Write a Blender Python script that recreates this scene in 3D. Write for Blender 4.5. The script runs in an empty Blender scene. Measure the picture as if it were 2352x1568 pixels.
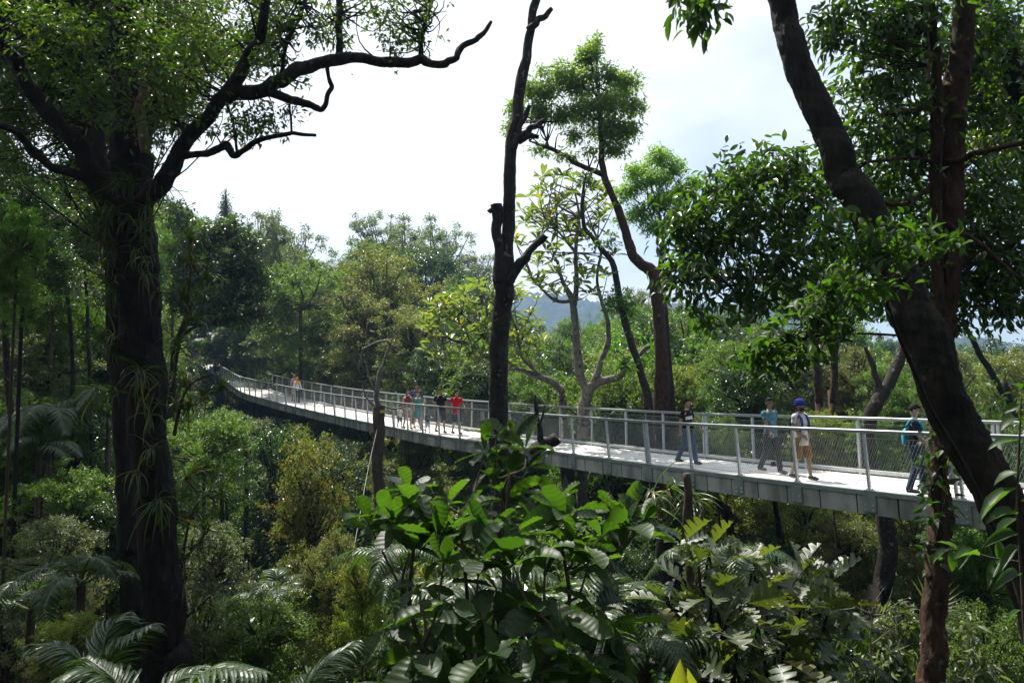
import bpy, bmesh, math, random
import numpy as np
from mathutils import Matrix, Vector

# ------------------------------------------------------------------ camera, sky, sun, exposure
S = bpy.context.scene
COL = S.collection
R = math.radians
PITCH, ROLL = R(6.1), R(-2.0)
CAM = np.array([0.0, 0.0, 1.7])
cam_data = bpy.data.cameras.new("camera")
cam_data.sensor_width = 36.0
cam_data.lens = 24.0
cam_data.clip_start = 0.05
cam_data.clip_end = 20000.0
cam = bpy.data.objects.new("camera", cam_data)
COL.objects.link(cam)
cam.matrix_world = (Matrix.Translation(Vector(CAM)) @ Matrix.Rotation(math.pi / 2 + PITCH, 4, 'X') @ Matrix.Rotation(ROLL, 4, 'Z'))
S.camera = cam
RC = np.array(cam.matrix_world.to_3x3())
FPX = 1568.0                                   # focal length in the pixels I measured in (frame 2352 x 1568)

SUN_AZ, SUN_EL = R(32), R(64)                  # left of straight ahead, height
SUND = np.array([-math.sin(SUN_AZ) * math.cos(SUN_EL), math.cos(SUN_AZ) * math.cos(SUN_EL), math.sin(SUN_EL)])
W = bpy.data.worlds.new("World")
S.world = W
W.use_nodes = True
nt = W.node_tree
nt.nodes.clear()
wo = nt.nodes.new("ShaderNodeOutputWorld")
wb = nt.nodes.new("ShaderNodeBackground")
sky = nt.nodes.new("ShaderNodeTexSky")
sky.sky_type = 'NISHITA'
sky.sun_disc = False
sky.sun_elevation = SUN_EL
sky.sun_rotation = -SUN_AZ
sky.air_density = 1.0
sky.dust_density = 1.5
tc = nt.nodes.new("ShaderNodeTexCoord")
nz = nt.nodes.new("ShaderNodeTexNoise")
nz.inputs["Scale"].default_value = 2.2
nz.inputs["Detail"].default_value = 5.0
nz.inputs["Roughness"].default_value = 0.5
cr = nt.nodes.new("ShaderNodeValToRGB")        # cloud cover
cr.color_ramp.elements[0].position = 0.28
cr.color_ramp.elements[1].position = 0.62
mp = nt.nodes.new("ShaderNodeMapping")
mp.inputs["Location"].default_value = (0.35, 0.1, 0.0)
mp.inputs["Scale"].default_value = (1.0, 1.0, 1.9)
mx = nt.nodes.new("ShaderNodeMix")
mx.data_type = 'RGBA'
cb = nt.nodes.new("ShaderNodeMix")            # cloud colour: grey away from the sun, glaring near it
cb.data_type = 'RGBA'
cb.inputs[6].default_value = (3.65, 3.95, 4.3, 1)
cb.inputs[7].default_value = (6.6, 6.65, 6.7, 1)
mrb = nt.nodes.new("ShaderNodeMapRange")
mrb.inputs[1].default_value = 0.18
mrb.inputs[2].default_value = 0.62
# clouds thicken and whiten towards the sun
dotn = nt.nodes.new("ShaderNodeVectorMath")
dotn.operation = 'DOT_PRODUCT'
dotn.inputs[1].default_value = tuple(SUND)
mr = nt.nodes.new("ShaderNodeMapRange")
mr.inputs[1].default_value = 0.30
mr.inputs[2].default_value = 0.80
mr.inputs[3].default_value = -0.16
mr.inputs[4].default_value = 0.34
ad = nt.nodes.new("ShaderNodeMath")
ad.operation = 'ADD'
nt.links.new(tc.outputs["Generated"], mp.inputs["Vector"])
nt.links.new(mp.outputs["Vector"], nz.inputs["Vector"])
nt.links.new(tc.outputs["Generated"], dotn.inputs[0])
nt.links.new(dotn.outputs["Value"], mr.inputs[0])
nt.links.new(nz.outputs["Fac"], ad.inputs[0])
nt.links.new(mr.outputs[0], ad.inputs[1])
nt.links.new(ad.outputs[0], cr.inputs["Fac"])
nt.links.new(dotn.outputs["Value"], mrb.inputs[0])
adb = nt.nodes.new("ShaderNodeMath"); adb.operation = 'MULTIPLY_ADD'; adb.use_clamp = True
adb.inputs[1].default_value = 2.3; adb.inputs[2].default_value = -1.12
adc = nt.nodes.new("ShaderNodeMath"); adc.operation = 'ADD'; adc.use_clamp = True
nt.links.new(nz.outputs["Fac"], adb.inputs[0])
adb.use_clamp = False
nt.links.new(adb.outputs[0], adc.inputs[0]); nt.links.new(mrb.outputs[0], adc.inputs[1])
nt.links.new(adc.outputs[0], cb.inputs[0]); nt.links.new(cb.outputs[2], mx.inputs[7])
nt.links.new(cr.outputs["Color"], mx.inputs[0])
nt.links.new(sky.outputs["Color"], mx.inputs[6])
nt.links.new(mx.outputs[2], wb.inputs["Color"])
nt.links.new(wb.outputs["Background"], wo.inputs["Surface"])
wb.inputs["Strength"].default_value = 0.10

sl = bpy.data.lights.new("sun", 'SUN')
sl.energy = 5.0
sl.angle = R(0.53)
sl.color = (1.0, 0.95, 0.87)
so = bpy.data.objects.new("sun", sl)
COL.objects.link(so)
so.rotation_euler = Vector(-SUND).to_track_quat('-Z', 'Y').to_euler()
so.location = (-20, 30, 60)

S.view_settings.view_transform = 'Standard'
S.view_settings.look = 'None'
S.view_settings.gamma = 1.0
S.view_settings.exposure = 0.93
S.view_settings.use_curve_mapping = False
S.render.engine = 'CYCLES'
cy = S.cycles
cy.max_bounces = 6
cy.diffuse_bounces = 3
cy.glossy_bounces = 2
cy.transmission_bounces = 4
cy.volume_bounces = 0
cy.transparent_max_bounces = 6
cy.sample_clamp_indirect = 6.0
cy.sample_clamp_direct = 0.0
cy.caustics_reflective = False
cy.caustics_refractive = False
cy.use_denoising = True
try:
    cy.denoising_input_passes = 'RGB_ALBEDO_NORMAL'
    cy.denoising_prefilter = 'ACCURATE'
except Exception:
    pass

rng = np.random.default_rng(7)

# ------------------------------------------------------------------ projection helpers
def P(px, py, d):
    """World point at depth d metres that appears at (px, py)."""
    px, py, d = np.broadcast_arrays(np.asarray(px, float), np.asarray(py, float), np.asarray(d, float))
    v = np.stack([(px - 1176) / FPX * d, -(py - 784) / FPX * d, -d], -1)
    return CAM + v @ RC.T

def proj(p):
    q = (np.asarray(p, float) - CAM) @ RC
    d = -q[..., 2]
    dd = np.where(np.abs(d) < 1e-6, 1e-6, d)
    return 1176 + q[..., 0] / dd * FPX, 784 - q[..., 1] / dd * FPX, d

def sst(a, b, x):
    t = np.clip((np.asarray(x, float) - a) / (b - a), 0, 1)
    return t * t * (3 - 2 * t)

def ground(x, y):
    """Height of the valley floor and slopes."""
    x, y = np.asarray(x, float), np.asarray(y, float)
    h = 0.25 - 13.5 * sst(1.0, 19, y) * (1 - 0.25 * sst(-4, -22, x))
    h = h + 9.0 * sst(-10, -48, x) * sst(4, 30, y)
    h = h + 27.0 * sst(44, 135, y - 0.25 * x) * sst(30, -55, x)
    h = h + 7.0 * sst(45, 130, y) * sst(-20, 40, x) * (1 - sst(150, 320, y))
    h = h + 6.0 * sst(6, 60, x) * sst(0, 25, y) * 0.4
    h = h - 30 * sst(160, 420, y)
    h = h - 9.0 * np.exp(-((x + 5.5 + .12 * (y - 20)) / 7.5) ** 2) * sst(7, 17, y) * (1 - sst(34, 60, y))     # the ravine
    h = h + 0.5 * np.sin(x * 0.31 + 1) * np.sin(y * 0.27) + 0.25 * np.sin(x * 0.9) * np.cos(y * 0.8 + 2)
    return h

# ------------------------------------------------------------------ mesh helpers
def unit(v):
    n = np.linalg.norm(v, axis=-1, keepdims=True)
    return v / np.maximum(n, 1e-9)

class MB:
    """Collects geometry and links it as ONE mesh object."""
    def __init__(s):
        s.V, s.F, s.M, s.n = [], [], [], 0
    def add(s, V, F, mat=0):
        V = np.asarray(V, float).reshape(-1, 3)
        s.V.append(V)
        for f in (F if isinstance(F, list) else [F]):
            f = np.asarray(f, int)
            if f.size:
                s.F.append(f + s.n)
                s.M.append(np.full(len(f), mat, int))
        s.n += len(V)
        return s
    def mesh(s, name, mats, off=(0, 0, 0), smooth=True):
        me = bpy.data.meshes.new(name)
        if not s.V:
            return me
        V = np.concatenate(s.V) - np.asarray(off, float)
        me.vertices.add(len(V))
        me.vertices.foreach_set("co", V.astype(np.float32).ravel())
        idx = np.concatenate([f.ravel() for f in s.F])
        tot = np.concatenate([np.full(len(f), f.shape[1], int) for f in s.F])
        st = np.concatenate([[0], np.cumsum(tot)[:-1]])
        me.loops.add(len(idx))
        me.loops.foreach_set("vertex_index", idx.astype(np.int32))
        me.polygons.add(len(tot))
        me.polygons.foreach_set("loop_start", st.astype(np.int32))
        me.polygons.foreach_set("material_index", np.concatenate(s.M).astype(np.int32))
        me.polygons.foreach_set("use_smooth", np.full(len(tot), smooth))
        for m in (mats if isinstance(mats, (list, tuple)) else [mats]):
            me.materials.append(m)
        me.update(calc_edges=True)
        return me
    def build(s, name, mats, parent=None, smooth=True):
        off = world_loc(parent) if parent is not None else (0, 0, 0)
        return link(name, s.mesh(name, mats, off, smooth), parent)

def world_loc(o):
    p = np.zeros(3)
    while o is not None:
        p = p + np.array(o.location)
        o = o.parent
    return p

def link(name, me, parent=None):
    o = bpy.data.objects.new(name, me)
    COL.objects.link(o)
    if parent is not None:
        o.parent = parent
    return o

def tag(o, label=None, cat=None, group=None, kind=None):
    if label: o['label'] = label
    if cat: o['category'] = cat
    if group: o['group'] = group
    if kind: o['kind'] = kind
    return o

def thing(name, label, cat, loc=(0, 0, 0), group=None):
    o = bpy.data.objects.new(name, None)
    o.empty_display_size = 0.2
    COL.objects.link(o)
    o.location = tuple(float(v) for v in loc)
    return tag(o, label, cat, group)

def copy_tree(o, parent=None):
    c = o.copy()
    COL.objects.link(c)
    if parent is not None:
        c.parent = parent
    for ch in list(o.children):
        copy_tree(ch, c)
    return c

def curve(pts, n):
    """Catmull-Rom through pts (any width of rows), n samples."""
    p = np.asarray(pts, float)
    if len(p) == 2:
        t = np.linspace(0, 1, n)[:, None]
        return p[0] * (1 - t) + p[1] * t
    q = np.vstack([2 * p[0] - p[1], p, 2 * p[-1] - p[-2]])
    seg = np.linspace(0, len(p) - 1 - 1e-9, n)
    i = seg.astype(int)
    t = (seg - i)[:, None]
    a, b, c, d = q[i], q[i + 1], q[i + 2], q[i + 3]
    return 0.5 * (2 * b + (c - a) * t + (2 * a - 5 * b + 4 * c - d) * t ** 2 + (3 * b - a - 3 * c + d) * t ** 3)

def tube(mb, pts, rad, sides=8, n=None, bump=0.0, cap=True, mat=0, seed=0, fiss=0.0):
    """Tapered tube through pts; bump roughens its outline."""
    pts = np.asarray(pts, float)
    rad = np.broadcast_to(np.asarray(rad, float), (len(pts),))
    if n is None:
        n = max(4, 3 * len(pts))
    c = curve(np.column_stack([pts, rad]), n)
    p, r = c[:, :3], np.maximum(c[:, 3], 1e-4)
    t = unit(np.gradient(p, axis=0))
    ref = np.array([0.0, 0.0, 1.0]) if abs(t[:, 2]).mean() < 0.8 else np.array([0.0, 1.0, 0.0])
    u = unit(np.cross(t, ref))
    v = np.cross(t, u)
    a = np.linspace(0, 2 * math.pi, sides, endpoint=False)
    g = np.random.default_rng(seed + n)
    rr = r[:, None] * np.ones(sides)
    if bump:
        z = np.arange(n)[:, None]
        ph = g.uniform(0, 6.28, 6)
        rr = rr * (1 + bump * (0.5 * np.sin(2 * a + z * 0.35 + ph[0]) + 0.4 * np.sin(3 * a - z * 0.5 + ph[1]) + 0.35 * np.sin(5 * a + z * .9 + ph[2]) + g.normal(0, 0.3, (n, sides))))
    if fiss:                                                        # vertical ridges and furrows of old bark
        kz = max(3, n // 7)
        G = g.normal(0, 1, (kz + 2, sides))
        zi = np.linspace(0, kz, n) + g.normal(0, .06, n)
        zi = np.clip(zi, 0, kz); i0 = zi.astype(int); ff = (zi - i0)[:, None]
        ridge = G[i0] * (1 - ff) + G[i0 + 1] * ff
        rr = rr * (1 + fiss * np.abs(ridge) + fiss * .35 * g.normal(0, 1, (n, sides)))
    V = p[:, None, :] + rr[..., None] * (np.cos(a)[None, :, None] * u[:, None, :] + np.sin(a)[None, :, None] * v[:, None, :])
    i = np.arange(n - 1)[:, None] * sides
    j = np.arange(sides)[None, :]
    k = (j + 1) % sides
    F = [np.stack([i + j, i + k, i + k + sides, i + j + sides], -1).reshape(-1, 4)]
    V = V.reshape(-1, 3)
    if cap:
        V = np.vstack([V, p[:1], p[-1:]])
        m = n * sides
        jj, kk = np.arange(sides), (np.arange(sides) + 1) % sides
        F.append(np.stack([kk, jj, np.full(sides, m)], -1))
        F.append(np.stack([jj + m - sides, kk + m - sides, np.full(sides, m + 1)], -1))
    mb.add(V, F, mat)
    return p, r

def box(mb, c, ex, ey, ez, mat=0):
    """Box with centre c and half-extent vectors."""
    c, ex, ey, ez = (np.asarray(v, float) for v in (c, ex, ey, ez))
    s = np.array([[-1, -1, -1], [1, -1, -1], [1, 1, -1], [-1, 1, -1], [-1, -1, 1], [1, -1, 1], [1, 1, 1], [-1, 1, 1]], float)
    V = c + s[:, :1] * ex + s[:, 1:2] * ey + s[:, 2:] * ez
    mb.add(V, np.array([[0, 3, 2, 1], [4, 5, 6, 7], [0, 1, 5, 4], [1, 2, 6, 5], [2, 3, 7, 6], [3, 0, 4, 7]]), mat)

# leaf templates: (verts (t along, s across, z up), faces)
def T_dia():
    return np.array([[0, 0, 0], [.42, .5, .07], [1, 0, -.06], [.42, -.5, .07]]), [np.array([[0, 2, 1], [0, 3, 2]])]

def T_oval(n=4, droop=0.25, fold=0.12, prof=None, tipw=0.0, wave=0.0):
    t = np.linspace(0, 1, n + 1)
    w = 0.5 * (np.sin(math.pi * t ** 0.85) ** 0.8 if prof is None else np.interp(t, *prof))
    w[0] *= 0.3
    w[-1] = tipw
    z = -droop * t ** 2
    wv = wave * np.sin(np.arange(n + 1) * 2.3)
    V = np.concatenate([np.stack([t, w, z + fold * w * 2 + wv], -1), np.stack([t, 0 * t, z], -1), np.stack([t, -w, z + fold * w * 2 - wv], -1)])
    i = np.arange(n)
    m = n + 1
    F = np.concatenate([np.stack([i, i + m, i + m + 1, i + 1], -1), np.stack([i + m, i + 2 * m, i + 2 * m + 1, i + m + 1], -1)])
    return V, [F]

def T_strap(n=6, arch=0.6, prof=None):
    t = np.linspace(0, 1, n + 1)
    w = 0.5 * np.interp(t, [0, .1, .6, 1], [.7, 1, .8, .05])
    x = np.sin(t * arch * 1.6) / (arch * 1.6) if arch else t
    z = (np.cos(t * arch * 1.6) - 1) / (arch * 1.6) if arch else 0 * t
    V = np.concatenate([np.stack([x, w, z + .02], -1), np.stack([x, 0 * t, z], -1), np.stack([x, -w, z + .02], -1)])
    i = np.arange(n)
    m = n + 1
    return V, [np.concatenate([np.stack([i, i + m, i + m + 1, i + 1], -1), np.stack([i + m, i + 2 * m, i + 2 * m + 1, i + m + 1], -1)])]

DIA = T_dia()
OVAL = T_oval(4)
def T_big(seed, droop, fold, wmax=1.0):
    """Broad ribbed leaf with a slightly torn outline."""
    g = np.random.default_rng(seed)
    n = 28
    t = np.linspace(0, 1, n + 1)
    w0 = .5 * np.interp(t, [0, .12, .3, .55, .75, .9, 1], [.1, .40, .80, 1, .96, .62, .04]) * wmax
    rip = .0055 * np.sin(np.arange(n + 1) * math.pi / 2)
    z = -droop * t ** 2
    Vs = []
    for s in (1, -1):
        w = w0 * (1 + g.normal(0, .03, n + 1))
        for q in range(int(g.integers(0, 3))):
            k = int(g.integers(8, n - 3)); w[k] *= g.uniform(.45, .8)
        Vs.append((w, np.stack([t + w * .18, s * w, z + fold * w * 2 + rip * 2.2 - .10 * w ** 2 * 4 + .02 * np.sin(t * 9 + seed)], -1)))
    mid = np.stack([t, 0 * t, z + rip * .5], -1)
    V = np.concatenate([Vs[0][1], mid, Vs[1][1]])
    i = np.arange(n); m = n + 1
    return V, [np.concatenate([np.stack([i, i + m, i + m + 1, i + 1], -1), np.stack([i + m, i + 2 * m, i + 2 * m + 1, i + m + 1], -1)])]
BIGLEAF = [T_big(1, .22, .12), T_big(2, .5, .16), T_big(3, .05, .22), T_big(4, .35, .06, .85), T_big(5, .7, .14, .9), T_big(6, .15, .2, .75)]

def T_lobed():
    t = np.array([0, .12, .2, .24, .34, .40, .44, .54, .60, .64, .76, .82, .86, .93, 1])
    w = .5 * np.array([.03, .07, .5, .11, .85, .72, .13, 1.0, .85, .15, .85, .66, .12, .34, .02])
    sweep = np.array([0, .02, .10, 0, .10, .12, 0, .10, .12, 0, .09, .1, 0, .05, 0])
    z = -.22 * t ** 2
    V = np.concatenate([np.stack([t + sweep, w, z + .12 * w * 2], -1), np.stack([t, 0 * t, z], -1), np.stack([t + sweep, -w, z + .12 * w * 2], -1)])
    n = len(t) - 1
    i = np.arange(n)
    m = n + 1
    return V, [np.concatenate([np.stack([i, i + m, i + m + 1, i + 1], -1), np.stack([i + m, i + 2 * m, i + 2 * m + 1, i + m + 1], -1)])]
LOBED = T_lobed()

def put_leaves(mb, T, pos, axis, nrm, L, Wd, mat=0):
    TV, TF = T
    pos = np.asarray(pos, float).reshape(-1, 3)
    N = len(pos)
    if N == 0:
        return
    a = unit(np.broadcast_to(np.asarray(axis, float), (N, 3)))
    nr = np.broadcast_to(np.asarray(nrm, float), (N, 3))
    s = unit(np.cross(nr, a))
    nn = np.cross(a, s)
    L = np.broadcast_to(np.asarray(L, float), (N,))[:, None, None]
    Wd = np.broadcast_to(np.asarray(Wd, float), (N,))[:, None, None]
    V = pos[:, None, :] + TV[None, :, 0:1] * L * a[:, None, :] + TV[None, :, 1:2] * Wd * s[:, None, :] + TV[None, :, 2:3] * L * nn[:, None, :]
    k = len(TV)
    off = (np.arange(N) * k)[:, None, None]
    mb.add(V.reshape(-1, 3), [(f[None] + off).reshape(-1, f.shape[1]) for f in TF], mat)

def crown_leaves(mb, clumps, n, leaf, g, T=DIA, wl=0.42, spray=9, sr=0.5, shell=0.55, droop=0.35, up=0.9, mat=0, up_bias=0.25):
    """Leaves in sprays through the clumps: clumps = rows cx, cy, cz, rx, ry, rz[, weight]."""
    c = np.asarray(clumps, float)
    wgt = (c[:, 3] * c[:, 4] * c[:, 5]) ** 0.72
    if c.shape[1] > 6:
        wgt = wgt * c[:, 6]
    ns = max(1, int(n / spray))
    k = g.choice(len(c), ns, p=wgt / wgt.sum())
    d = unit(g.normal(0, 1, (ns, 3)) + np.array([0, 0, up_bias]))
    r = g.uniform(0, 1, ns) ** shell
    ctr = c[k, :3] + d * r[:, None] * c[k, 3:6]
    out = unit(d * 0.8 + g.normal(0, .5, (ns, 3)))
    # each spray: leaves along a short twig
    m = spray
    tpos = np.linspace(-.5, .5, m)[None, :, None] + g.normal(0, .1, (ns, m, 1))
    sl_ = leaf * sr * m * 0.45
    pos = ctr[:, None, :] + out[:, None, :] * tpos * sl_ + g.normal(0, leaf * .35, (ns, m, 3))
    ax = unit(out[:, None, :] * .7 + g.normal(0, .75, (ns, m, 3)) + np.array([0, 0, -droop]))
    nr = unit(np.array([0, 0, up]) + g.normal(0, .55, (ns, m, 3)) + out[:, None, :] * .2)
    L = leaf * g.uniform(.65, 1.25, ns * m)
    put_leaves(mb, T, pos.reshape(-1, 3), ax.reshape(-1, 3), nr.reshape(-1, 3), L, L * wl, mat)

# ------------------------------------------------------------------ materials
def mat_new(name):
    m = bpy.data.materials.new(name)
    m.use_nodes = True
    t = m.node_tree
    t.nodes.clear()
    o = t.nodes.new("ShaderNodeOutputMaterial")
    return m, t, o

def leaf_mat(name, ca, cb, trans=0.4, rough=0.38, spec=0.7, tcol=None, hue=0.5, young=None, yfrac=0.1):
    """Leaf: per-leaf and per-plant colour variation, gloss above, light through."""
    m, t, o = mat_new(name)
    N, Lk = t.nodes.new, t.links.new
    geo = N("ShaderNodeNewGeometry")
    oi = N("ShaderNodeObjectInfo")
    mixc = N("ShaderNodeMix"); mixc.data_type = 'RGBA'
    mixc.inputs[6].default_value = (*ca, 1)
    mixc.inputs[7].default_value = (*cb, 1)
    Lk(geo.outputs["Random Per Island"], mixc.inputs[0])
    col = mixc.outputs[2]
    if young:
        th = N("ShaderNodeMath"); th.operation = 'FRACT'
        ml = N("ShaderNodeMath"); ml.operation = 'MULTIPLY'; ml.inputs[1].default_value = 37.7
        Lk(geo.outputs["Random Per Island"], ml.inputs[0]); Lk(ml.outputs[0], th.inputs[0])
        gt = N("ShaderNodeMath"); gt.operation = 'LESS_THAN'; gt.inputs[1].default_value = yfrac
        Lk(th.outputs[0], gt.inputs[0])
        my = N("ShaderNodeMix"); my.data_type = 'RGBA'
        my.inputs[7].default_value = (*young, 1)
        Lk(gt.outputs[0], my.inputs[0]); Lk(col, my.inputs[6])
        col = my.outputs[2]
    hs = N("ShaderNodeHueSaturation")
    mrh = N("ShaderNodeMapRange")
    mrh.inputs[3].default_value = 0.5 - 0.03 * hue
    mrh.inputs[4].default_value = 0.5 + 0.03 * hue
    mrv = N("ShaderNodeMapRange")
    mrv.inputs[3].default_value = 1 - 0.3 * hue
    mrv.inputs[4].default_value = 1 + 0.35 * hue
    Lk(oi.outputs["Random"], mrh.inputs[0]); Lk(oi.outputs["Random"], mrv.inputs[0])
    Lk(mrh.outputs[0], hs.inputs["Hue"]); Lk(mrv.outputs[0], hs.inputs["Value"])
    Lk(col, hs.inputs["Color"])
    p = N("ShaderNodeBsdfPrincipled")
    p.inputs["Roughness"].default_value = rough
    p.inputs["Specular IOR Level"].default_value = spec
    Lk(hs.outputs["Color"], p.inputs["Base Color"])
    tr = N("ShaderNodeBsdfTranslucent")
    tm = N("ShaderNodeMix"); tm.data_type = 'RGBA'; tm.blend_type = 'MULTIPLY'
    tm.inputs[0].default_value = 1.0
    tm.inputs[7].default_value = (*(tcol or (2.1, 2.4, 0.6)), 1)
    Lk(hs.outputs["Color"], tm.inputs[6]); Lk(tm.outputs[2], tr.inputs["Color"])
    ms = N("ShaderNodeMixShader")
    ms.inputs[0].default_value = trans
    Lk(p.outputs[0], ms.inputs[1]); Lk(tr.outputs[0], ms.inputs[2])
    Lk(ms.outputs[0], o.inputs["Surface"])
    return m

def bark_mat(name, dark, light, patch=None, scale=6.0, amount=0.5, bump=0.6, stretch=0.25):
    """Bark: stretched fissure noise, optional pale lichen patches."""
    m, t, o = mat_new(name)
    N, Lk = t.nodes.new, t.links.new
    tcn = N("ShaderNodeTexCoord")
    mpn = N("ShaderNodeMapping"); mpn.inputs["Scale"].default_value = (1, 1, stretch)
    Lk(tcn.outputs["Object"], mpn.inputs["Vector"])
    n1 = N("ShaderNodeTexNoise"); n1.inputs["Scale"].default_value = scale * 2.2
    n1.inputs["Detail"].default_value = 8; n1.inputs["Roughness"].default_value = .68
    Lk(mpn.outputs[0], n1.inputs["Vector"])
    r1 = N("ShaderNodeValToRGB")
    r1.color_ramp.elements[0].position = .36; r1.color_ramp.elements[0].color = (*dark, 1)
    r1.color_ramp.elements[1].position = .66; r1.color_ramp.elements[1].color = (*light, 1)
    Lk(n1.outputs["Fac"], r1.inputs["Fac"])
    col = r1.outputs["Color"]
    if patch:
        n2 = N("ShaderNodeTexNoise"); n2.inputs["Scale"].default_value = scale * 0.9
        n2.inputs["Detail"].default_value = 6; n2.inputs["Roughness"].default_value = .6
        Lk(tcn.outputs["Object"], n2.inputs["Vector"])
        r2 = N("ShaderNodeValToRGB")
        r2.color_ramp.elements[0].position = 1 - amount; r2.color_ramp.elements[0].color = (0, 0, 0, 1)
        r2.color_ramp.elements[1].position = 1 - amount + .07; r2.color_ramp.elements[1].color = (1, 1, 1, 1)
        Lk(n2.outputs["Fac"], r2.inputs["Fac"])
        mixp = N("ShaderNodeMix"); mixp.data_type = 'RGBA'
        mixp.inputs[7].default_value = (*patch, 1)
        Lk(r2.outputs["Color"], mixp.inputs[0]); Lk(col, mixp.inputs[6])
        col = mixp.outputs[2]
    p = N("ShaderNodeBsdfPrincipled"); p.inputs["Roughness"].default_value = .85
    p.inputs["Specular IOR Level"].default_value = .25
    Lk(col, p.inputs["Base Color"])
    b = N("ShaderNodeBump"); b.inputs["Strength"].default_value = bump; b.inputs["Distance"].default_value = .04
    Lk(n1.outputs["Fac"], b.inputs["Height"]); Lk(b.outputs[0], p.inputs["Normal"])
    Lk(p.outputs[0], o.inputs["Surface"])
    return m

def plain(name, col, rough=.6, metal=0.0, var=0.12, scale=8.0, spec=.5, bump=0.0, col2=None, stretch=(1, 1, 1)):
    m, t, o = mat_new(name)
    N, Lk = t.nodes.new, t.links.new
    tcn = N("ShaderNodeTexCoord")
    mpn = N("ShaderNodeMapping"); mpn.inputs["Scale"].default_value = stretch
    n1 = N("ShaderNodeTexNoise"); n1.inputs["Scale"].default_value = scale; n1.inputs["Detail"].default_value = 6
    Lk(tcn.outputs["Object"], mpn.inputs["Vector"]); Lk(mpn.outputs[0], n1.inputs["Vector"])
    c2 = col2 or tuple(min(1, c * (1 + var)) for c in col)
    c1 = col if col2 else tuple(c * (1 - var) for c in col)
    r1 = N("ShaderNodeValToRGB")
    r1.color_ramp.elements[0].position = .35; r1.color_ramp.elements[0].color = (*c1, 1)
    r1.color_ramp.elements[1].position = .65; r1.color_ramp.elements[1].color = (*c2, 1)
    Lk(n1.outputs["Fac"], r1.inputs["Fac"])
    p = N("ShaderNodeBsdfPrincipled")
    p.inputs["Roughness"].default_value = rough; p.inputs["Metallic"].default_value = metal
    p.inputs["Specular IOR Level"].default_value = spec
    Lk(r1.outputs["Color"], p.inputs["Base Color"])
    if bump:
        b = N("ShaderNodeBump"); b.inputs["Strength"].default_value = bump; b.inputs["Distance"].default_value = .01
        Lk(n1.outputs["Fac"], b.inputs["Height"]); Lk(b.outputs[0], p.inputs["Normal"])
    Lk(p.outputs[0], o.inputs["Surface"])
    return m

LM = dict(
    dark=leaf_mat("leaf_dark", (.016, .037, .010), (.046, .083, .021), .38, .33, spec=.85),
    mid=leaf_mat("leaf_mid", (.054, .098, .024), (.125, .188, .048), .42, .42, spec=.5),
    bright=leaf_mat("leaf_bright", (.058, .120, .022), (.120, .195, .042), .45, .42),
    olive=leaf_mat("leaf_olive", (.080, .106, .032), (.165, .185, .066), .38, .44, young=(.19, .09, .03), yfrac=.08),
    rust=leaf_mat("leaf_rust", (.085, .108, .030), (.160, .165, .055), .4, .44, young=(.17, .08, .03), yfrac=.10),
    grey=leaf_mat("leaf_grey", (.070, .090, .046), (.150, .175, .105), .34, .46),
    yellow=leaf_mat("leaf_yellow", (.075, .105, .016), (.150, .170, .028), .5, .4, young=(.24, .17, .02), yfrac=.06),
    paddle=leaf_mat("leaf_paddle", (.075, .108, .034), (.135, .160, .058), .5, .36, young=(.22, .16, .02), yfrac=.03, hue=.2),
    fresh=leaf_mat("leaf_fresh", (.095, .160, .038), (.175, .240, .072), .52, .42),
    small=leaf_mat("leaf_small", (.030, .056, .011), (.075, .112, .022), .42, .38, young=(.14, .11, .03), yfrac=.04),
    broad=leaf_mat("leaf_broad", (.017, .042, .011), (.040, .078, .019), .48, .46, spec=.4, tcol=(2.8, 3.2, .6), hue=.2),
    lobed=leaf_mat("leaf_lobed", (.036, .056, .021), (.070, .092, .036), .32, .50, spec=1.0, tcol=(3.0, 2.9, .5), hue=.2, young=(.14, .13, .02), yfrac=.02),
    palm=leaf_mat("leaf_palm", (.022, .048, .014), (.055, .090, .030), .34, .42, spec=.6, hue=.2),
    strap=leaf_mat("leaf_strap", (.022, .045, .009), (.060, .085, .016), .4, .36, hue=.3, young=(.18, .14, .03), yfrac=.07),
    hanging=leaf_mat("leaf_hanging", (.022, .046, .013), (.056, .100, .027), .46, .30, spec=.8, tcol=(2.4, 3.0, .5), hue=.2),
)
BK = dict(
    dark=bark_mat("bark_dark", (.006, .005, .004), (.032, .026, .019), (.050, .054, .040), amount=.36, scale=5, bump=1.0, stretch=.2),
    mossy=bark_mat("bark_mossy", (.010, .008, .006), (.042, .034, .025), (.075, .085, .06), 6, .38, 1.0),
    lichen=bark_mat("bark_lichen", (.018, .015, .012), (.055, .046, .038), (.20, .21, .18), 7, .40, .7, .5),
    red=bark_mat("bark_red", (.026, .014, .009), (.10, .055, .034), (.16, .15, .12), 7, .36, 1.0, .3),
    pale=bark_mat("bark_pale", (.11, .095, .08), (.28, .255, .21), (.07, .06, .045), 5, .44, .6, .6),
    brown=bark_mat("bark_brown", (.055, .036, .026), (.14, .10, .075), None, 6, .4, 1.0, .2),
)
# ------------------------------------------------------------------ the setting: terrain and far hills
def grid_mesh(name, xs, ys, zf, m, kind='structure', smooth=True):
    X, Y = np.meshgrid(xs, ys)
    Z = zf(X, Y)
    V = np.stack([X, Y, Z], -1).reshape(-1, 3)
    nx, ny = len(xs), len(ys)
    i = (np.arange(ny - 1)[:, None] * nx + np.arange(nx - 1)[None, :]).ravel()
    mb = MB()
    mb.add(V, np.stack([i, i + 1, i + 1 + nx, i + nx], -1))
    return tag(mb.build(name, m, None, smooth), kind=kind)

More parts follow.
